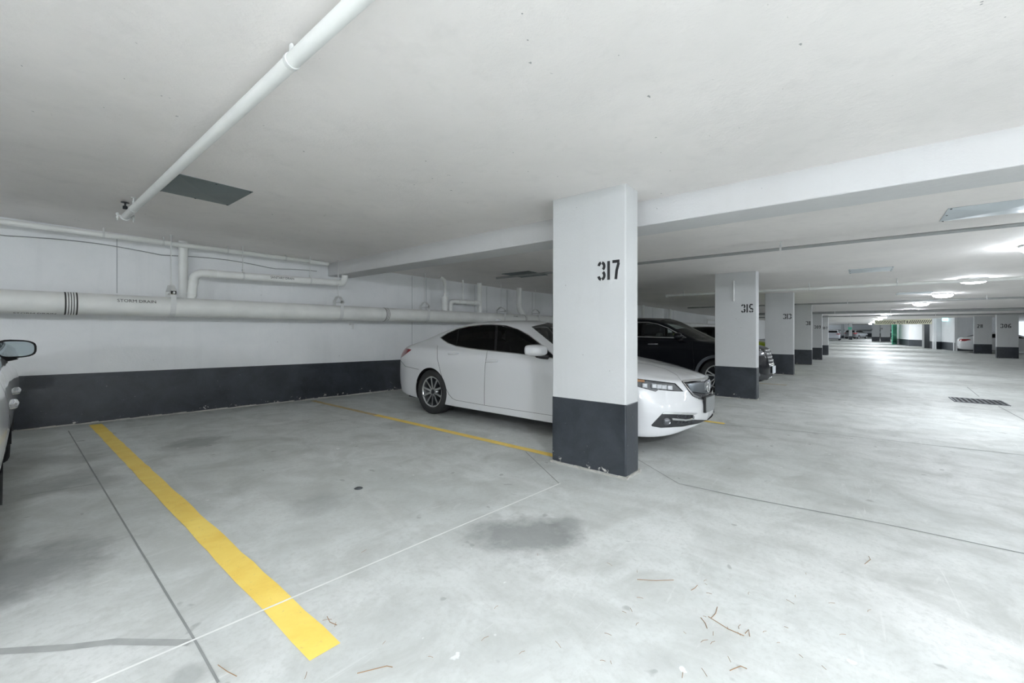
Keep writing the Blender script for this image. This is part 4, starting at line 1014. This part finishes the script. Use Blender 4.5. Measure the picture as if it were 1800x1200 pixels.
# headlamp lenses: five bright cubes
hl = made[31]
for k, px in enumerate((1133, 1149.5, 1158.5, 1167, 1177)):
    p, n = on_body(px, 677.5 + k * .9, bm, inv)
    if p is None: continue
    for s, ho in ((1, hl[0]), (-1, hl[1])):
        mb = MB(); mb.box(-.028, .028, -.028, .028, -.022, .028); o = mb.obj('lamp_lens', M['lens_cube'], ho, (p.x * s, p.y - OY, p.z), bevel=.008); o.rotation_euler = (0, 0, .5 * s)
# emblem: a plain open caliper shape on the shield
mb = MB()
pc = at(1246, 680, Z=4.8); cy = -OY - .0; cz = .655
for s in (-1, 1): mb.prism([(s * .022, cy, cz - .048), (s * .040, cy, cz - .034), (s * .012, cy, cz + .05), (s * .004, cy, cz + .03)], (0, .05, 0))
mb.box(-.012, .012, cy, cy + .05, cz + .012, cz + .020)
ring = [(math.cos(2 * PI * i / 24) * .058, cy + .006, cz + math.sin(2 * PI * i / 24) * .055) for i in range(25)]
mb.tube(ring, .006, 8); mb.obj('front_emblem', M['chrome'], sedan)
# mesh texture bars in the grille and intakes
mb = MB()
for i in range(9):
    x = -.34 + i * .085; mb.tube([(x, .045 + .09 * abs(x) ** 1.6 - OY, .545), (x + .04, .04 + .09 * abs(x + .04) ** 1.6 - OY, .565), (x + .085, .045 + .09 * abs(x + .085) ** 1.6 - OY, .545)], .005, 6)
mb.obj('grille_bars', M['chrome'], sedan)
for s in (1, -1):
    p, n = on_body(1173, 740, bm, inv)
    o = MB().lathe([(.0, .008), (.030, .006), (.036, -.008), (.042, -.012), (.044, .0)], 20, 'x').obj('fog_lamp', M['lamp_glass'], sedan, (p.x * s, p.y - OY, p.z)); o.rotation_euler = (0, 0, (math.atan2(-n.y, -n.x) + PI + .0) if s > 0 else -math.atan2(-n.y, -n.x)); o.rotation_euler = (0, 0, math.atan2(n.y, n.x) if s > 0 else PI - math.atan2(n.y, n.x))
    f = made[50][0 if s > 0 else 1]
    for k in range(5):
        q, n2 = on_body(1192 + 6.5 * k, 731.5 + .3 * k, bm, inv); q2, n3 = on_body(1192 + 6.5 * k, 743 - k * .5, bm, inv)
        for qq in (q, q2):
            if qq is None: continue
            mb = MB(); mb.tube([(-.02, .0, 0), (0, -.002, .014), (.02, 0, 0), (0, -.002, -.014), (-.02, 0, 0)], .003, 5); g = mb.obj('intake_mesh', M['grate'], f, (qq.x * s, qq.y - OY - .003, qq.z)); g.rotation_euler = (0, 0, -.45 * s)
# number plate, blanked
mb = MB(); mb.box(-.155, .155, -.008, .008, -.08, .08); tag(mb.obj('number_plate', M['plate'], sedan, (0, -OY - .018, .475), bevel=.004), 'blank grey number plate')
mb = MB(); mb.box(-.165, .165, .004, .03, -.088, .088); mb.obj('plate_holder', M['black'], sedan, (0, -OY - .018, .475))
add_wheels(sedan, .912, (.98, 3.755), .340, .225, .232, 10, False, OY, .15)
for ay in (.98, 3.755): well(sedan, HW, ay, .368, OY, .345, M['black'])
underbody(sedan, HW, L_, OY, M['black'])
for s in (-1, 1):
    p, n = on_body(905.5, 632, bm, inv); p1_, n = on_body(865, 634.5, bm, inv); p2_, n = on_body(797, 621.2, bm, inv)
    for q in (p1_, p2_):
        handle(sedan, s * abs(q.x), q.y - OY, q.z, M['white_paint'], .21, -.06, s)
        mb = MB(); mb.lathe([(.0, -.002), (.03, .0), (.036, .003)], 16, 'x'); o = mb.obj('handle_recess_shade', M['strap'], sedan, (s * (abs(q.x) + .0005), q.y - OY - .0, q.z + .006)); o.scale = (1, 1.5, .7)  # grey disc colours in the shading of the handle recess
p = inv @ at(944, 616.5, x=4.06)
for s in (-1, 1):
    mirror_pod(sedan, s, s * abs(p.x), p.y - OY, p.z + .005, M['white_paint'], M['chrome'], .23, .20, .135)
for s in (-1, 1): seat(sedan, s * .37, 2.15 - OY, M['seat'])
seat(sedan, 0, 3.15 - OY, M['seat'], True)
# roof aerial fin
mb = MB(); mb.prism([(-.012, 3.05 - OY, 1.425), (-.012, 3.25 - OY, 1.42), (-.012, 3.24 - OY, 1.475), (-.012, 3.19 - OY, 1.475)], (.024, 0, 0)); mb.obj('roof_fin', M['white_paint'], sedan)
bm.free()

# ---- generic cars
SEDAN_TUCKED = [[(w - (.055 if j < 2 else .03 if j == 2 else 0), y, z) if 2 < i < 14 else (w, y, z) for i, (w, y, z) in enumerate(r)] for j, r in enumerate(SEDAN)]
def side_windows_sedan(k=1.): return [(4.13,1.085),(3.9,1.20),(3.55,1.30),(3.1,1.345),(2.7,1.352),(2.45,1.325),(2.2,1.24),(1.95,1.13),(1.72,1.02),(1.9,1.012),(2.4,1.022),(3.0,1.035),(3.6,1.05),(3.95,1.06)]
def side_windows_suv(): return [(4.28,1.30),(4.1,1.42),(3.85,1.50),(3.4,1.555),(2.9,1.575),(2.55,1.57),(2.3,1.525),(2.05,1.43),(1.8,1.30),(1.6,1.195),(1.75,1.18),(2.3,1.188),(3.0,1.20),(3.6,1.225),(4.05,1.255)]
def car(name, label, kind, pos, yaw, paint_m, scale=(1, 1, 1), glass_m='glass_dark', nu=64, nv=40, trim='chrome', clad=None, detail=True, roof=None, wheel=(5, True), spec_extra=None, group=None, oyaw=None, cat='car', tuck=0):
    rails, win, axles, zc, rad = (tuck and SEDAN_TUCKED or SEDAN, side_windows_sedan(), (.98, 3.755), .345, .345) if kind == 'sedan' else (SUV, side_windows_suv(), (.93, 3.63), .37, .365)
    L, hw = (4.83, .927) if kind == 'sedan' else (4.70, .94)
    sx, sy, sz = scale; root = empty(name, (0, 0, 0), label, cat, group); oy = L * sy / 2
    place(root, pos[0], pos[1], yaw)
    S = lambda pl: [(a * sy, b * sz) for a, b in pl]
    bm = shell(rails, nu, nv, scale); wr = rad * sz
    fl = lambda c, n: n.x < -.2 and c.x < -.45 * sx
    for ay in axles: cut(bm, Side(), circle((ay * sy, zc * sz), wr + .03, 32), 99, lambda c, n: c.x < -.5 * sx and c.z < 1. * sz)
    if clad:
        for ay in axles: cut(bm, Side(), circle((ay * sy, zc * sz), wr + .095, 32), 25, lambda c, n: c.x < -.5 * sx and c.z < 1. * sz)
        cut(bm, Side(), S([(1.2, .2), (1.2, .42), (3.4, .42), (3.4, .2)]), 25, lambda c, n: c.x < -.5 * sx)
    wn = S(win); cut(bm, Side(), wn, 10, fl)
    cut(bm, Side(), inset(wn, .018), 11, fl, over=(10,)); cut(bm, Side(), inset(wn, .030), 12, fl, over=(11,))
    b0 = 2.72 if kind == 'sedan' else 2.62
    cut(bm, Side(), S([(b0, .9), (b0 + .09, .9), (b0 + .05, 1.7), (b0 - .03, 1.7)]), 11, fl, over=(12,))
    q0 = 3.78 if kind == 'sedan' else 3.62
    cut(bm, Side(), S([(q0, .9), (q0 + .03, .9), (q0 + .03, 1.7), (q0, 1.7)]), 11, fl, over=(12,))
    cut(bm, Side(), S([(b0 + .04, .8), (1, .8), (1, 1.8), (b0 + .01, 1.8)]), 14, fl, over=(12,))
    if kind == 'sedan':
        cut(bm, Side(), S([(1.30,.97),(1.36,.97),(2.40,1.385),(2.34,1.46),(1.2,1.05)]), 15, lambda c, n: c.x > (-.665 + .10 * max(0, (c.y / sy - 1.3))) * sx and c.z > .98 * sz and n.z > .2)
        cut(bm, Side(), S([(3.50,1.42),(3.44,1.32),(4.22,1.10),(4.30,1.15),(3.9,1.36)]), 16, lambda c, n: c.x > -.54 * sx and c.z > 1.1 * sz)
        tl = [(.34, .82), (.52, .95), (.86, .955), (.90, .90), (.86, .80)]; tz = (4.3, .75)
    else:
        cut(bm, Side(), S([(1.28,1.13),(1.34,1.13),(2.28,1.59),(2.22,1.69),(1.1,1.2)]), 15, lambda c, n: c.x > (-.72 + .08 * max(0, (c.y / sy - 1.3))) * sx and c.z > 1.14 * sz and n.z > .2)
        cut(bm, Front(), [(a * sx, b * sz) for a, b in [(-.1, 1.24), (.62, 1.24), (.56, 1.5), (-.1, 1.52)]], 16, lambda c, n: c.y > 4.1 * sy)
        tl = [(.45, .98), (.55, 1.08), (.90, 1.10), (.92, 1.0), (.86, .92)]; tz = (4.1, .9)
    F2 = lambda pl: [(a * sx, b * sz) for a, b in pl]
    cut(bm, Front(), F2(tl), 20, lambda c, n: c.y > tz[0] * sy)
    z1 = .64 if kind == 'sedan' else .82
    cut(bm, Front(), F2([(.42, z1 + .01), (.44, z1 + .10), (.75, z1 + .15), (.90, z1 + .16), (.90, z1 + .05), (.7, z1)]), 31, lambda c, n: c.y < 1. * sy)
    cut(bm, Front(), F2([(-.1, z1 - .13), (-.1, z1 + .10), (.36, z1 + .10), (.30, z1 - .10), (.22, z1 - .14)]), 41, lambda c, n: c.y < .5 * sy)
    cut(bm, Front(), F2([(-.1, .30), (-.1, .42), (.5, .42), (.72, .46), (.76, .34), (.5, .30)]), 50, lambda c, n: c.y < .6 * sy)
    if detail:
        hb = .93 if kind == 'sedan' else 1.1
        lf = lambda c, n: c.x < -.5 * sx and c.z < (1.02 if kind == 'sedan' else 1.17) * sz
        r1 = q0 + .25 if kind == 'sedan' else q0 + .1
        cut(bm, Side(), S(thick_line([(r1, hb + .1), (r1 - .02, .8), (axles[1] - wr - .10, .55), (axles[1] - wr - .2, .27), (b0, .25), (1.42, .25), (1.40, .6), (1.45, hb)], .007)), 21, lf)
        cut(bm, Side(), S(thick_line([(b0 + .06, hb + .08), (b0 + .07, .6), (b0 + .07, .25)], .007)), 21, lf)
    if roof: cut(bm, Side(), S([(1.4, 1.2), (2.2, 1.50), (3., 1.56), (4.2, 1.40), (4.6, 1.24), (4.6, 1.8), (1.4, 1.8)]), 6, lambda c, n: c.z > 1.2 * sz)
    spec = {0: ('body_shell', paint_m, 0, 'both', None), 6: ('roof', roof or paint_m, 0, 'both', None), 10: ('window_trim', M[trim], .002, 'pair', None), 11: ('window_frame', M['gloss_black'], -.001, 'pair', None), 12: ('rear_door_window', M['glass_dark'], -.006, 'pair', None), 14: ('front_door_window', M[glass_m], -.006, 'pair', None),
            15: ('windscreen', M['glass_clear'], -.004, 'both', None), 16: ('rear_window', M['glass_dark'], .004, 'both', None), 20: ('tail_lamp', M['red_lens'], .006, 'pair', 'red tail lamp'), 21: ('door_gap', M['black'], -.006, 'pair', None), 25: ('wheel_arch_cladding', clad or M['black'], .006, 'pair', None),
            31: ('headlamp', M['lamp_glass'], .004, 'pair', None), 41: ('grille', M['mesh_black'], -.008, 'both', None), 50: ('lower_intake', M['mesh_black'], -.008, 'both', None)}
    mk = split_parts(bm, spec, root, oy)
    add_wheels(root, hw * sx - .015 - tuck, [a * sy for a in axles], wr - .005, .225 if kind == 'sedan' else .235, wr * .68, wheel[0], wheel[1], oy)
    for ay in axles: well(root, hw * sx, ay * sy, wr + .034, oy, zc * sz, M['black'])
    underbody(root, hw * sx, L * sy, oy, M['black'], .24 * sz)
    if detail:
        for s in (-1, 1): seat(root, s * .37 * sx, (2.1 if kind == 'sedan' else 1.95) * sy - oy, M['seat'])
        seat(root, 0, 3.1 * sy - oy, M['seat'], True)
    return root, bm, oy, (inv_of(root, oy))
def inv_of(root, oy): return (root.matrix_world @ Matrix.Translation((0, -oy, 0))).inverted()

# ---- black crossover behind column 315
suv, bmS, oyS, invS = car('crossover_car', 'black crossover with chrome window line parked behind column 315', 'suv', (10.93, 1.52 + 2.35), 0, M['black_paint'], glass_m='glass_clear', nu=96, nv=54, clad=mat('grey_cladding', (.10, .11, .12), .5), wheel=(5, True))
for s in (-1, 1):
    for (a, b) in ((1138, 1157.5),):
        p, n = on_body((a + b) / 2, 604.5, bmS, invS); handle(suv, s * abs(p.x), p.y - oyS, p.z, M['chrome'], .24, -.03, s, 'chrome door handle')
        handle(suv, s * abs(p.x), p.y + 1.02 - oyS, p.z + .03, M['chrome'], .24, -.03, s, 'chrome door handle')
    mirror_pod(suv, s, s * 1.02, 1.72 - oyS, 1.235, M['black_paint'], M['chrome'], .22, .13, .15)
# grille bars of the crossover
for k in range(5):
    z = .63 + k * .075; mb = MB(); hwid = .30 + .045 * k
    mb.tube([(x, .012 + .42 * x * x + (.0 if z < .7 else (z - .7) * .32) - oyS, z) for x in np.linspace(-hwid, hwid, 13)], .017, 8); mb.obj('grille_bar', M['chrome'], suv)
mb = MB(); mb.tube([(-.46, .19 - oyS, .96), (-.42, .10 - oyS, .80), (-.26, .03 - oyS, .60), (0, .005 - oyS, .58), (.26, .03 - oyS, .60), (.42, .10 - oyS, .80), (.46, .19 - oyS, .96)], .02, 8); mb.obj('grille_surround', M['chrome'], suv)
mb = MB(); mb.box(-.155, .155, -.012, .012, -.08, .08); tag(mb.obj('number_plate', M['plate_white'], suv, (0, -oyS - .02, .50), bevel=.004), 'pale blank number plate')
mb = MB(); mb.tube([(x, .05 + .34 * x * x - oyS, .315 + .05 * abs(x)) for x in np.linspace(-.72, .72, 15)], .022, 8); mb.obj('skid_trim', M['alloy'], suv)
for s in (-1, 1): MB().lathe([(.0, -.01), (.04, -.005), (.05, .012)], 16, 'x').obj('fog_lamp', M['lamp_glass'], suv, (s * .66, .15 - oyS, .43)).rotation_euler = (0, 0, PI / 2)
bmS.free()
# ---- lime hatchback beyond it
c2, b2, o2, i2 = car('hatchback_car', 'lime green hatchback glimpsed between the columns 315 and 313', 'suv', (16.8, 1.75 + 2.05), 0, M['lime_paint'], (.94, .88, .90), roof=M['black_paint'], trim='gloss_black', detail=False, nu=48, nv=34); b2.free()
# ---- silver-white car at the left frame edge, nose to the wall
cl, bmL, oyL, invL = car('sedan', 'silver-white sedan cut by the frame edge, nose to the wall beside the broad yellow line', 'sedan', (-.825, 4.72), PI - math.atan2(.030, 1), M['white_paint'], (.97, .955, 1.0), nu=112, nv=56, tuck=.035)
k = .97 * .927
for s in (-1, 1):
    for yy in (2.62, 3.62): handle(cl, s * (k - .020), yy * .955 - oyL, .79 + (yy - 2.6) * .02, M['chrome'], .23, -.04, s, 'chrome door handle')
    mirror_pod(cl, s, s * (k - .01), 1.74 * .955 - oyL, 1.055, M['black'], M['mirror'], .215, .15, .145, label='black door mirror with reflective glass')
bmL.free()
# ---- cars across the aisle and far down it
c4, b4, o4, i4 = car('sedan', 'white car tail with red lamp showing past the column stencilled 28', 'sedan', (44.3, -7.75), 0, M['white_paint'], nu=48, nv=34, detail=False); b4.free()
c5, b5, o5, i5 = car('sedan', 'white car by the frame edge beside the column stencilled 306', 'sedan', (33.9, -9.1), 0, M['white_paint'], nu=48, nv=34, detail=False); b5.free()
c6, b6, o6, i6 = car('wagon_car', 'silver wagon seen from behind at the far end of the aisle past 307', 'suv', (79.5, 3.35), PI / 2, M['silver_paint'], (1, .95, .92), nu=48, nv=34, detail=False); b6.free()
c7, b7, o7, i7 = car('crossover_car', 'dark grey car at the far end of the aisle beside the green sign', 'suv', (93, .75), PI / 2 - .4, M['grey_paint'], (1, .95, .92), nu=48, nv=34, detail=False); b7.free()

# ------------------------------------------------------------------ far end of the aisle
def far_wall(name, pts, band_h=.62, side=1):
    o = tag(wall_grid(name, pts, M['wall'], side=side, thick=.15), kind='structure')
    off = []
    for i, p in enumerate(pts):
        a, b = pts[max(0, i - 1)], pts[min(len(pts) - 1, i + 1)]; d = Vector((b[0] - a[0], b[1] - a[1])).normalized(); off.append((p[0] + d.y * .01 * side, p[1] - d.x * .01 * side))
    wall_grid('painted_band', off, M['band_plain'], 0, band_h, .004, side, o)['label'] = 'charcoal painted lower band'
    return o
PXY = lambda px, Z: tuple(at(px, 578, Z=Z)[:2])
far_wall('wall_aisle_stub', [PXY(1760, 31.5), PXY(1678, 32.2)], side=-1)
far_wall('wall_aisle_return', [PXY(1678, 32.2), PXY(1655, 34.8)], side=-1)
far_wall('wall_aisle_front', [PXY(1655, 34.8), PXY(1641.5, 34.9)], side=-1)
far_wall('wall_aisle_jamb', [PXY(1641.5, 34.9), PXY(1634, 36.6)], side=-1)
far_wall('wall_lobby', [PXY(1622, 40), PXY(1598, 41.5)], side=-1)
far_wall('wall_lobby_return', [PXY(1598, 41.5), PXY(1577, 46)], side=-1)
# dark doorway with jambs
a, b = Vector(PXY(1634.5, 36.7)), Vector(PXY(1625, 37.0)); d = (b - a); zf = floor_z(a.x)
mb = MB(); n_ = Vector((-d.y, d.x)).normalized() * .1
mb.prism([(a.x, a.y, zf), (b.x, b.y, zf), (b.x, b.y, zf + 2.05), (a.x, a.y, zf + 2.05)], (n_.x * .5, n_.y * .5, 0)); dd = tag(mb.obj('door_1', M['alloy_dark']), kind='structure')
for t0, t1 in ((-.04, .1), (.42, .58), (1.0, 1.45)):
    p, q = a + d * t0, a + d * t1; mb = MB(); mb.prism([(p.x, p.y, zf), (q.x, q.y, zf), (q.x, q.y, zf + 2.1), (p.x, p.y, zf + 2.1)], (-n_.x * .6, -n_.y * .6, 0)); mb.obj('door_jamb', M['column'] if t0 > .9 else M['dark_pipe'], dd)
# open mint green door
a, b = Vector(PXY(1577, 45.5)), Vector(PXY(1568.5, 44.6)); d = b - a; zf = floor_z(a.x); nn = Vector((d.y, -d.x)).normalized()
gd = empty('green_door', (a.x, a.y, zf), 'mint green door standing open under the striped height sign', 'door')
def dpanel(t0, t1, z0, z1, th, m, name):
    p, q = d * t0, d * t1; mb = MB(); mb.prism([(p.x, p.y, z0), (q.x, q.y, z0), (q.x, q.y, z1), (p.x, p.y, z1)], (nn.x * th, nn.y * th, 0)); return mb.obj(name, m, gd)
dpanel(0, 1, .02, 2.2, .05, M['green'], 'leaf'); dpanel(.15, .85, .25, .95, .07, mat('mint_panel', (.10, .45, .30), .4), 'panel'); dpanel(.15, .85, 1.15, 2.0, .07, mat('mint_panel_upper', (.12, .5, .34), .4), 'panel'); dpanel(.8, .95, 1.0, 1.08, .12, M['chrome'], 'lever')
# height-limit header with hazard stripes
a, b = Vector(PXY(1537, 42)), Vector(PXY(1641, 35.5)); d = b - a; L = d.length; u = d.normalized(); n2 = Vector((u.y, -u.x))
if n2.dot(-a) < 0: n2 = -n2
zt_ = ceil_z(50) ; zh = zt_ - .44
hd = empty('height_limit_header', (a.x, a.y, zh), 'pale yellow header with black hazard stripes reading 6 FOOT 8', 'sign')
mb = MB(); mb.prism([(0, 0, 0), (d.x, d.y, 0), (d.x, d.y, .44), (0, 0, .44)], (-n2.x * .3, -n2.y * .3, 0)); mb.obj('board', M['hazard'], hd)
def hpos(s, z): return (u.x * s + n2.x * .004, u.y * s + n2.y * .004, z)
for i in range(22):
    s0 = .25 + i * (L * .345) / 11 if i < 11 else L * .635 + (i - 11) * (L * .345) / 11
    mb = MB(); k = -1 if i < 11 else 1; w_ = .085
    mb.add([hpos(s0 - k * .12, .06), hpos(s0 - k * .12 + w_, .06), hpos(s0 + k * .12 + w_, .36), hpos(s0 + k * .12, .36)], [(0, 1, 2, 3)]); mb.obj('hazard_stripe', M['ink'], hd)
me = text_mesh('6 FOOT 8', .34, .008); wt = max(v.co.x for v in me.vertices)
sc_ = L * .235 / wt
for v in me.vertices: x_, y_ = v.co.x * sc_, v.co.y; q = hpos(L * .375 + x_, .09 + y_); v.co = Vector(q)
me.materials.append(M['ink']); link('painted_lettering', me, hd)
# small cyan exit sign
p = at(1661, 561.5, Z=33.6); t_ = empty('exit_sign', p, 'small cyan lit sign on the wall beside the striped header', 'sign')
mb = MB(); mb.box(-.06, .06, -.16, .16, -.12, .12); mb.obj('sign_box', M['lane_green'], t_, bevel=.01); mb = MB(); mb.box(-.04, .3, -.02, .02, .12, .16); mb.obj('sign_arm', M['strap'], t_)
# more columns far down
column(PXY(1548, 56)[0], PXY(1564.5, 56)[1], PXY(1548, 56)[1], .26, '24', 'grey-white column stencilled 24 under the striped header', far=True, nright=.75, nz=1.6, nh=.22, band=.6)
column(PXY(1532.5, 57.5)[0], PXY(1546, 57.5)[1], PXY(1532.5, 57.5)[1], .26, '22', 'grey-white column stencilled 22 beyond the striped header', far=True, nright=.7, nz=1.5, nh=.2, band=.6)
cs_ = column(PXY(1492, 66)[0], PXY(1498, 66)[1], PXY(1492, 66)[1], .4, None, 'slim white column with a small green sign far down the aisle', far=True, band=.55)
column(PXY(1478, 75)[0], PXY(1483.5, 75)[1], PXY(1478, 75)[1], .3, None, 'far white column right beside the silver wagon', far=True, band=.5)
column(PXY(1484.5, 74)[0], PXY(1490, 74)[1], PXY(1484.5, 74)[1], .3, None, 'far white column between the wagon and the slim column', far=True, band=.5)
MB().box(-.03, 0, .05, .5, 1.55, 1.95).obj('sign_plate', M['green'], cs_)
far_wall('wall_far', [(118, 14), (118, -14)], .75, side=1)
wall_far2 = far_wall('wall_far_left', [(60, WALL_Y + 6), (118, WALL_Y + 6)], side=1)
mb = MB(); mb.tube([(117.6, 10, 1.0), (117.6, -10, 1.0)], .12, 10); tag(mb.obj('far_wall_pipe', M['dark_pipe']), 'dark pipe across the far end wall', 'pipe')
# conduit cluster on the ceiling above 306
cc = at(1765, 538, Z=22); t_ = empty('conduit_bundle', cc, 'bundle of bent conduits and cables on the ceiling above the column stencilled 306', 'conduit')
def cpt(px, py, Z=22): return at(px, py, Z=Z) - cc
for pts in ([(1680, 541), (1730, 538.5), (1760, 531), (1785, 526.5), (1830, 524.5)], [(1735, 537.5), (1800, 534), (1840, 533)], [(1676, 543), (1740, 541), (1840, 539)], [(1725, 547), (1760, 545), (1800, 541.5)]):
    mb = MB(); mb.tube([cpt(*p) for p in pts], .025, 8); mb.obj('conduit', M['dark_pipe'], t_)
for px in (1753, 1764, 1775, 1786):
    mb = MB(); mb.tube([cpt(px, 538), cpt(px + 1.5, 532.5), cpt(px + 4, 530)], .02, 8); mb.obj('bracket_loop', M['dark_pipe'], t_)
for px in (1676, 1732): 
    mb = MB(); q = cpt(px, 541); mb.box(q.x - .08, q.x + .08, q.y - .08, q.y + .08, q.z - .08, q.z + .12); mb.obj('junction_box', M['strap'], t_, bevel=.01)
    mb = MB(); mb.tube([(q.x, q.y, q.z), (q.x, q.y, ceil_z(cc.x + q.x) - cc.z)], .02, 8); mb.obj('hanger_rod', M['strap'], t_)

# ------------------------------------------------------------------ litter on the floor
rnd = random.Random(11)
TW = [((1245, 1083), (1280, 1105), (1308, 1117)), ((1250, 1086), (1258, 1078), (1261, 1066)), ((1120, 1018), (1152, 1020), (1184, 1019)), ((1520, 991), (1530, 983), (1527, 977)), ((1232, 1085), (1240, 1095), (1243, 1104)), ((628, 1183), (680, 1170), (690, 1172)), ((383, 1168), (400, 1180), (416, 1188)), ((1215, 1037), (1222, 1033), (1226, 1028)), ((1283, 1178), (1302, 1170), (1313, 1175)), ((575, 1083), (580, 1093), (592, 1098)), ((1310, 1113), (1316, 1106), (1318, 1118))]
labs = ['longest brown twig on the bare floor in front of column 317', 'thin side twig touching the head of the longest brown twig', 'straight thin twig lying between the dark oil stain and the longest twig', 'small hooked twig alone on the pale floor far right of the oil stain', 'short twig stub under the longest brown twig', 'twig at the bottom edge of the floor, just past the yellow line end', 'dry twig in front of the cut end of the broad yellow line', 'tiny twig crumb halfway between the oil stain and the longest twig', 'bent twig at the bottom of the floor below the longest twig', 'twig lying close beside the near end of the broad yellow line', 'short twig crossing the tail of the longest brown twig']
for i, t3 in enumerate(TW):
    P = [at(*q, floor=True, dz=.003) for q in t3]; o_ = P[0].copy(); mb = MB(); mb.tube([p - o_ for p in P], .0013, 6, caps=True)
    o = mb.obj('fallen_twig', M['twig'], None, o_); tag(o, labs[i], 'twig', 'dry twigs on the floor')
mb = MB()
for i in range(46):
    c = (rnd.gauss(1230, 90), rnd.gauss(1075, 55)) if i < 24 else (rnd.uniform(500, 1500), rnd.uniform(960, 1195))
    p = at(c[0], min(c[1], 1195), floor=True, dz=.0022); a = rnd.uniform(0, PI); l = rnd.uniform(.006, .02)
    mb.tube([p - Vector((math.cos(a), math.sin(a), 0)) * l, p + Vector((0, .002, .0)), p + Vector((math.cos(a + .3), math.sin(a + .3), 0)) * l], .0008, 4)
tag(mb.obj('plant_litter', M['twig']), 'scattered brown needles and crumbs on the concrete floor', 'litter', kind='stuff')
p = at(630, 858, floor=True); mb = MB(); mb.lathe([(0, .004), (.028, .0035), (.034, .0)], 14); o = mb.obj('floor_cleanout', M['grate'], None, p); tag(o, 'small round dark metal cap flush in the stall floor', 'cleanout')
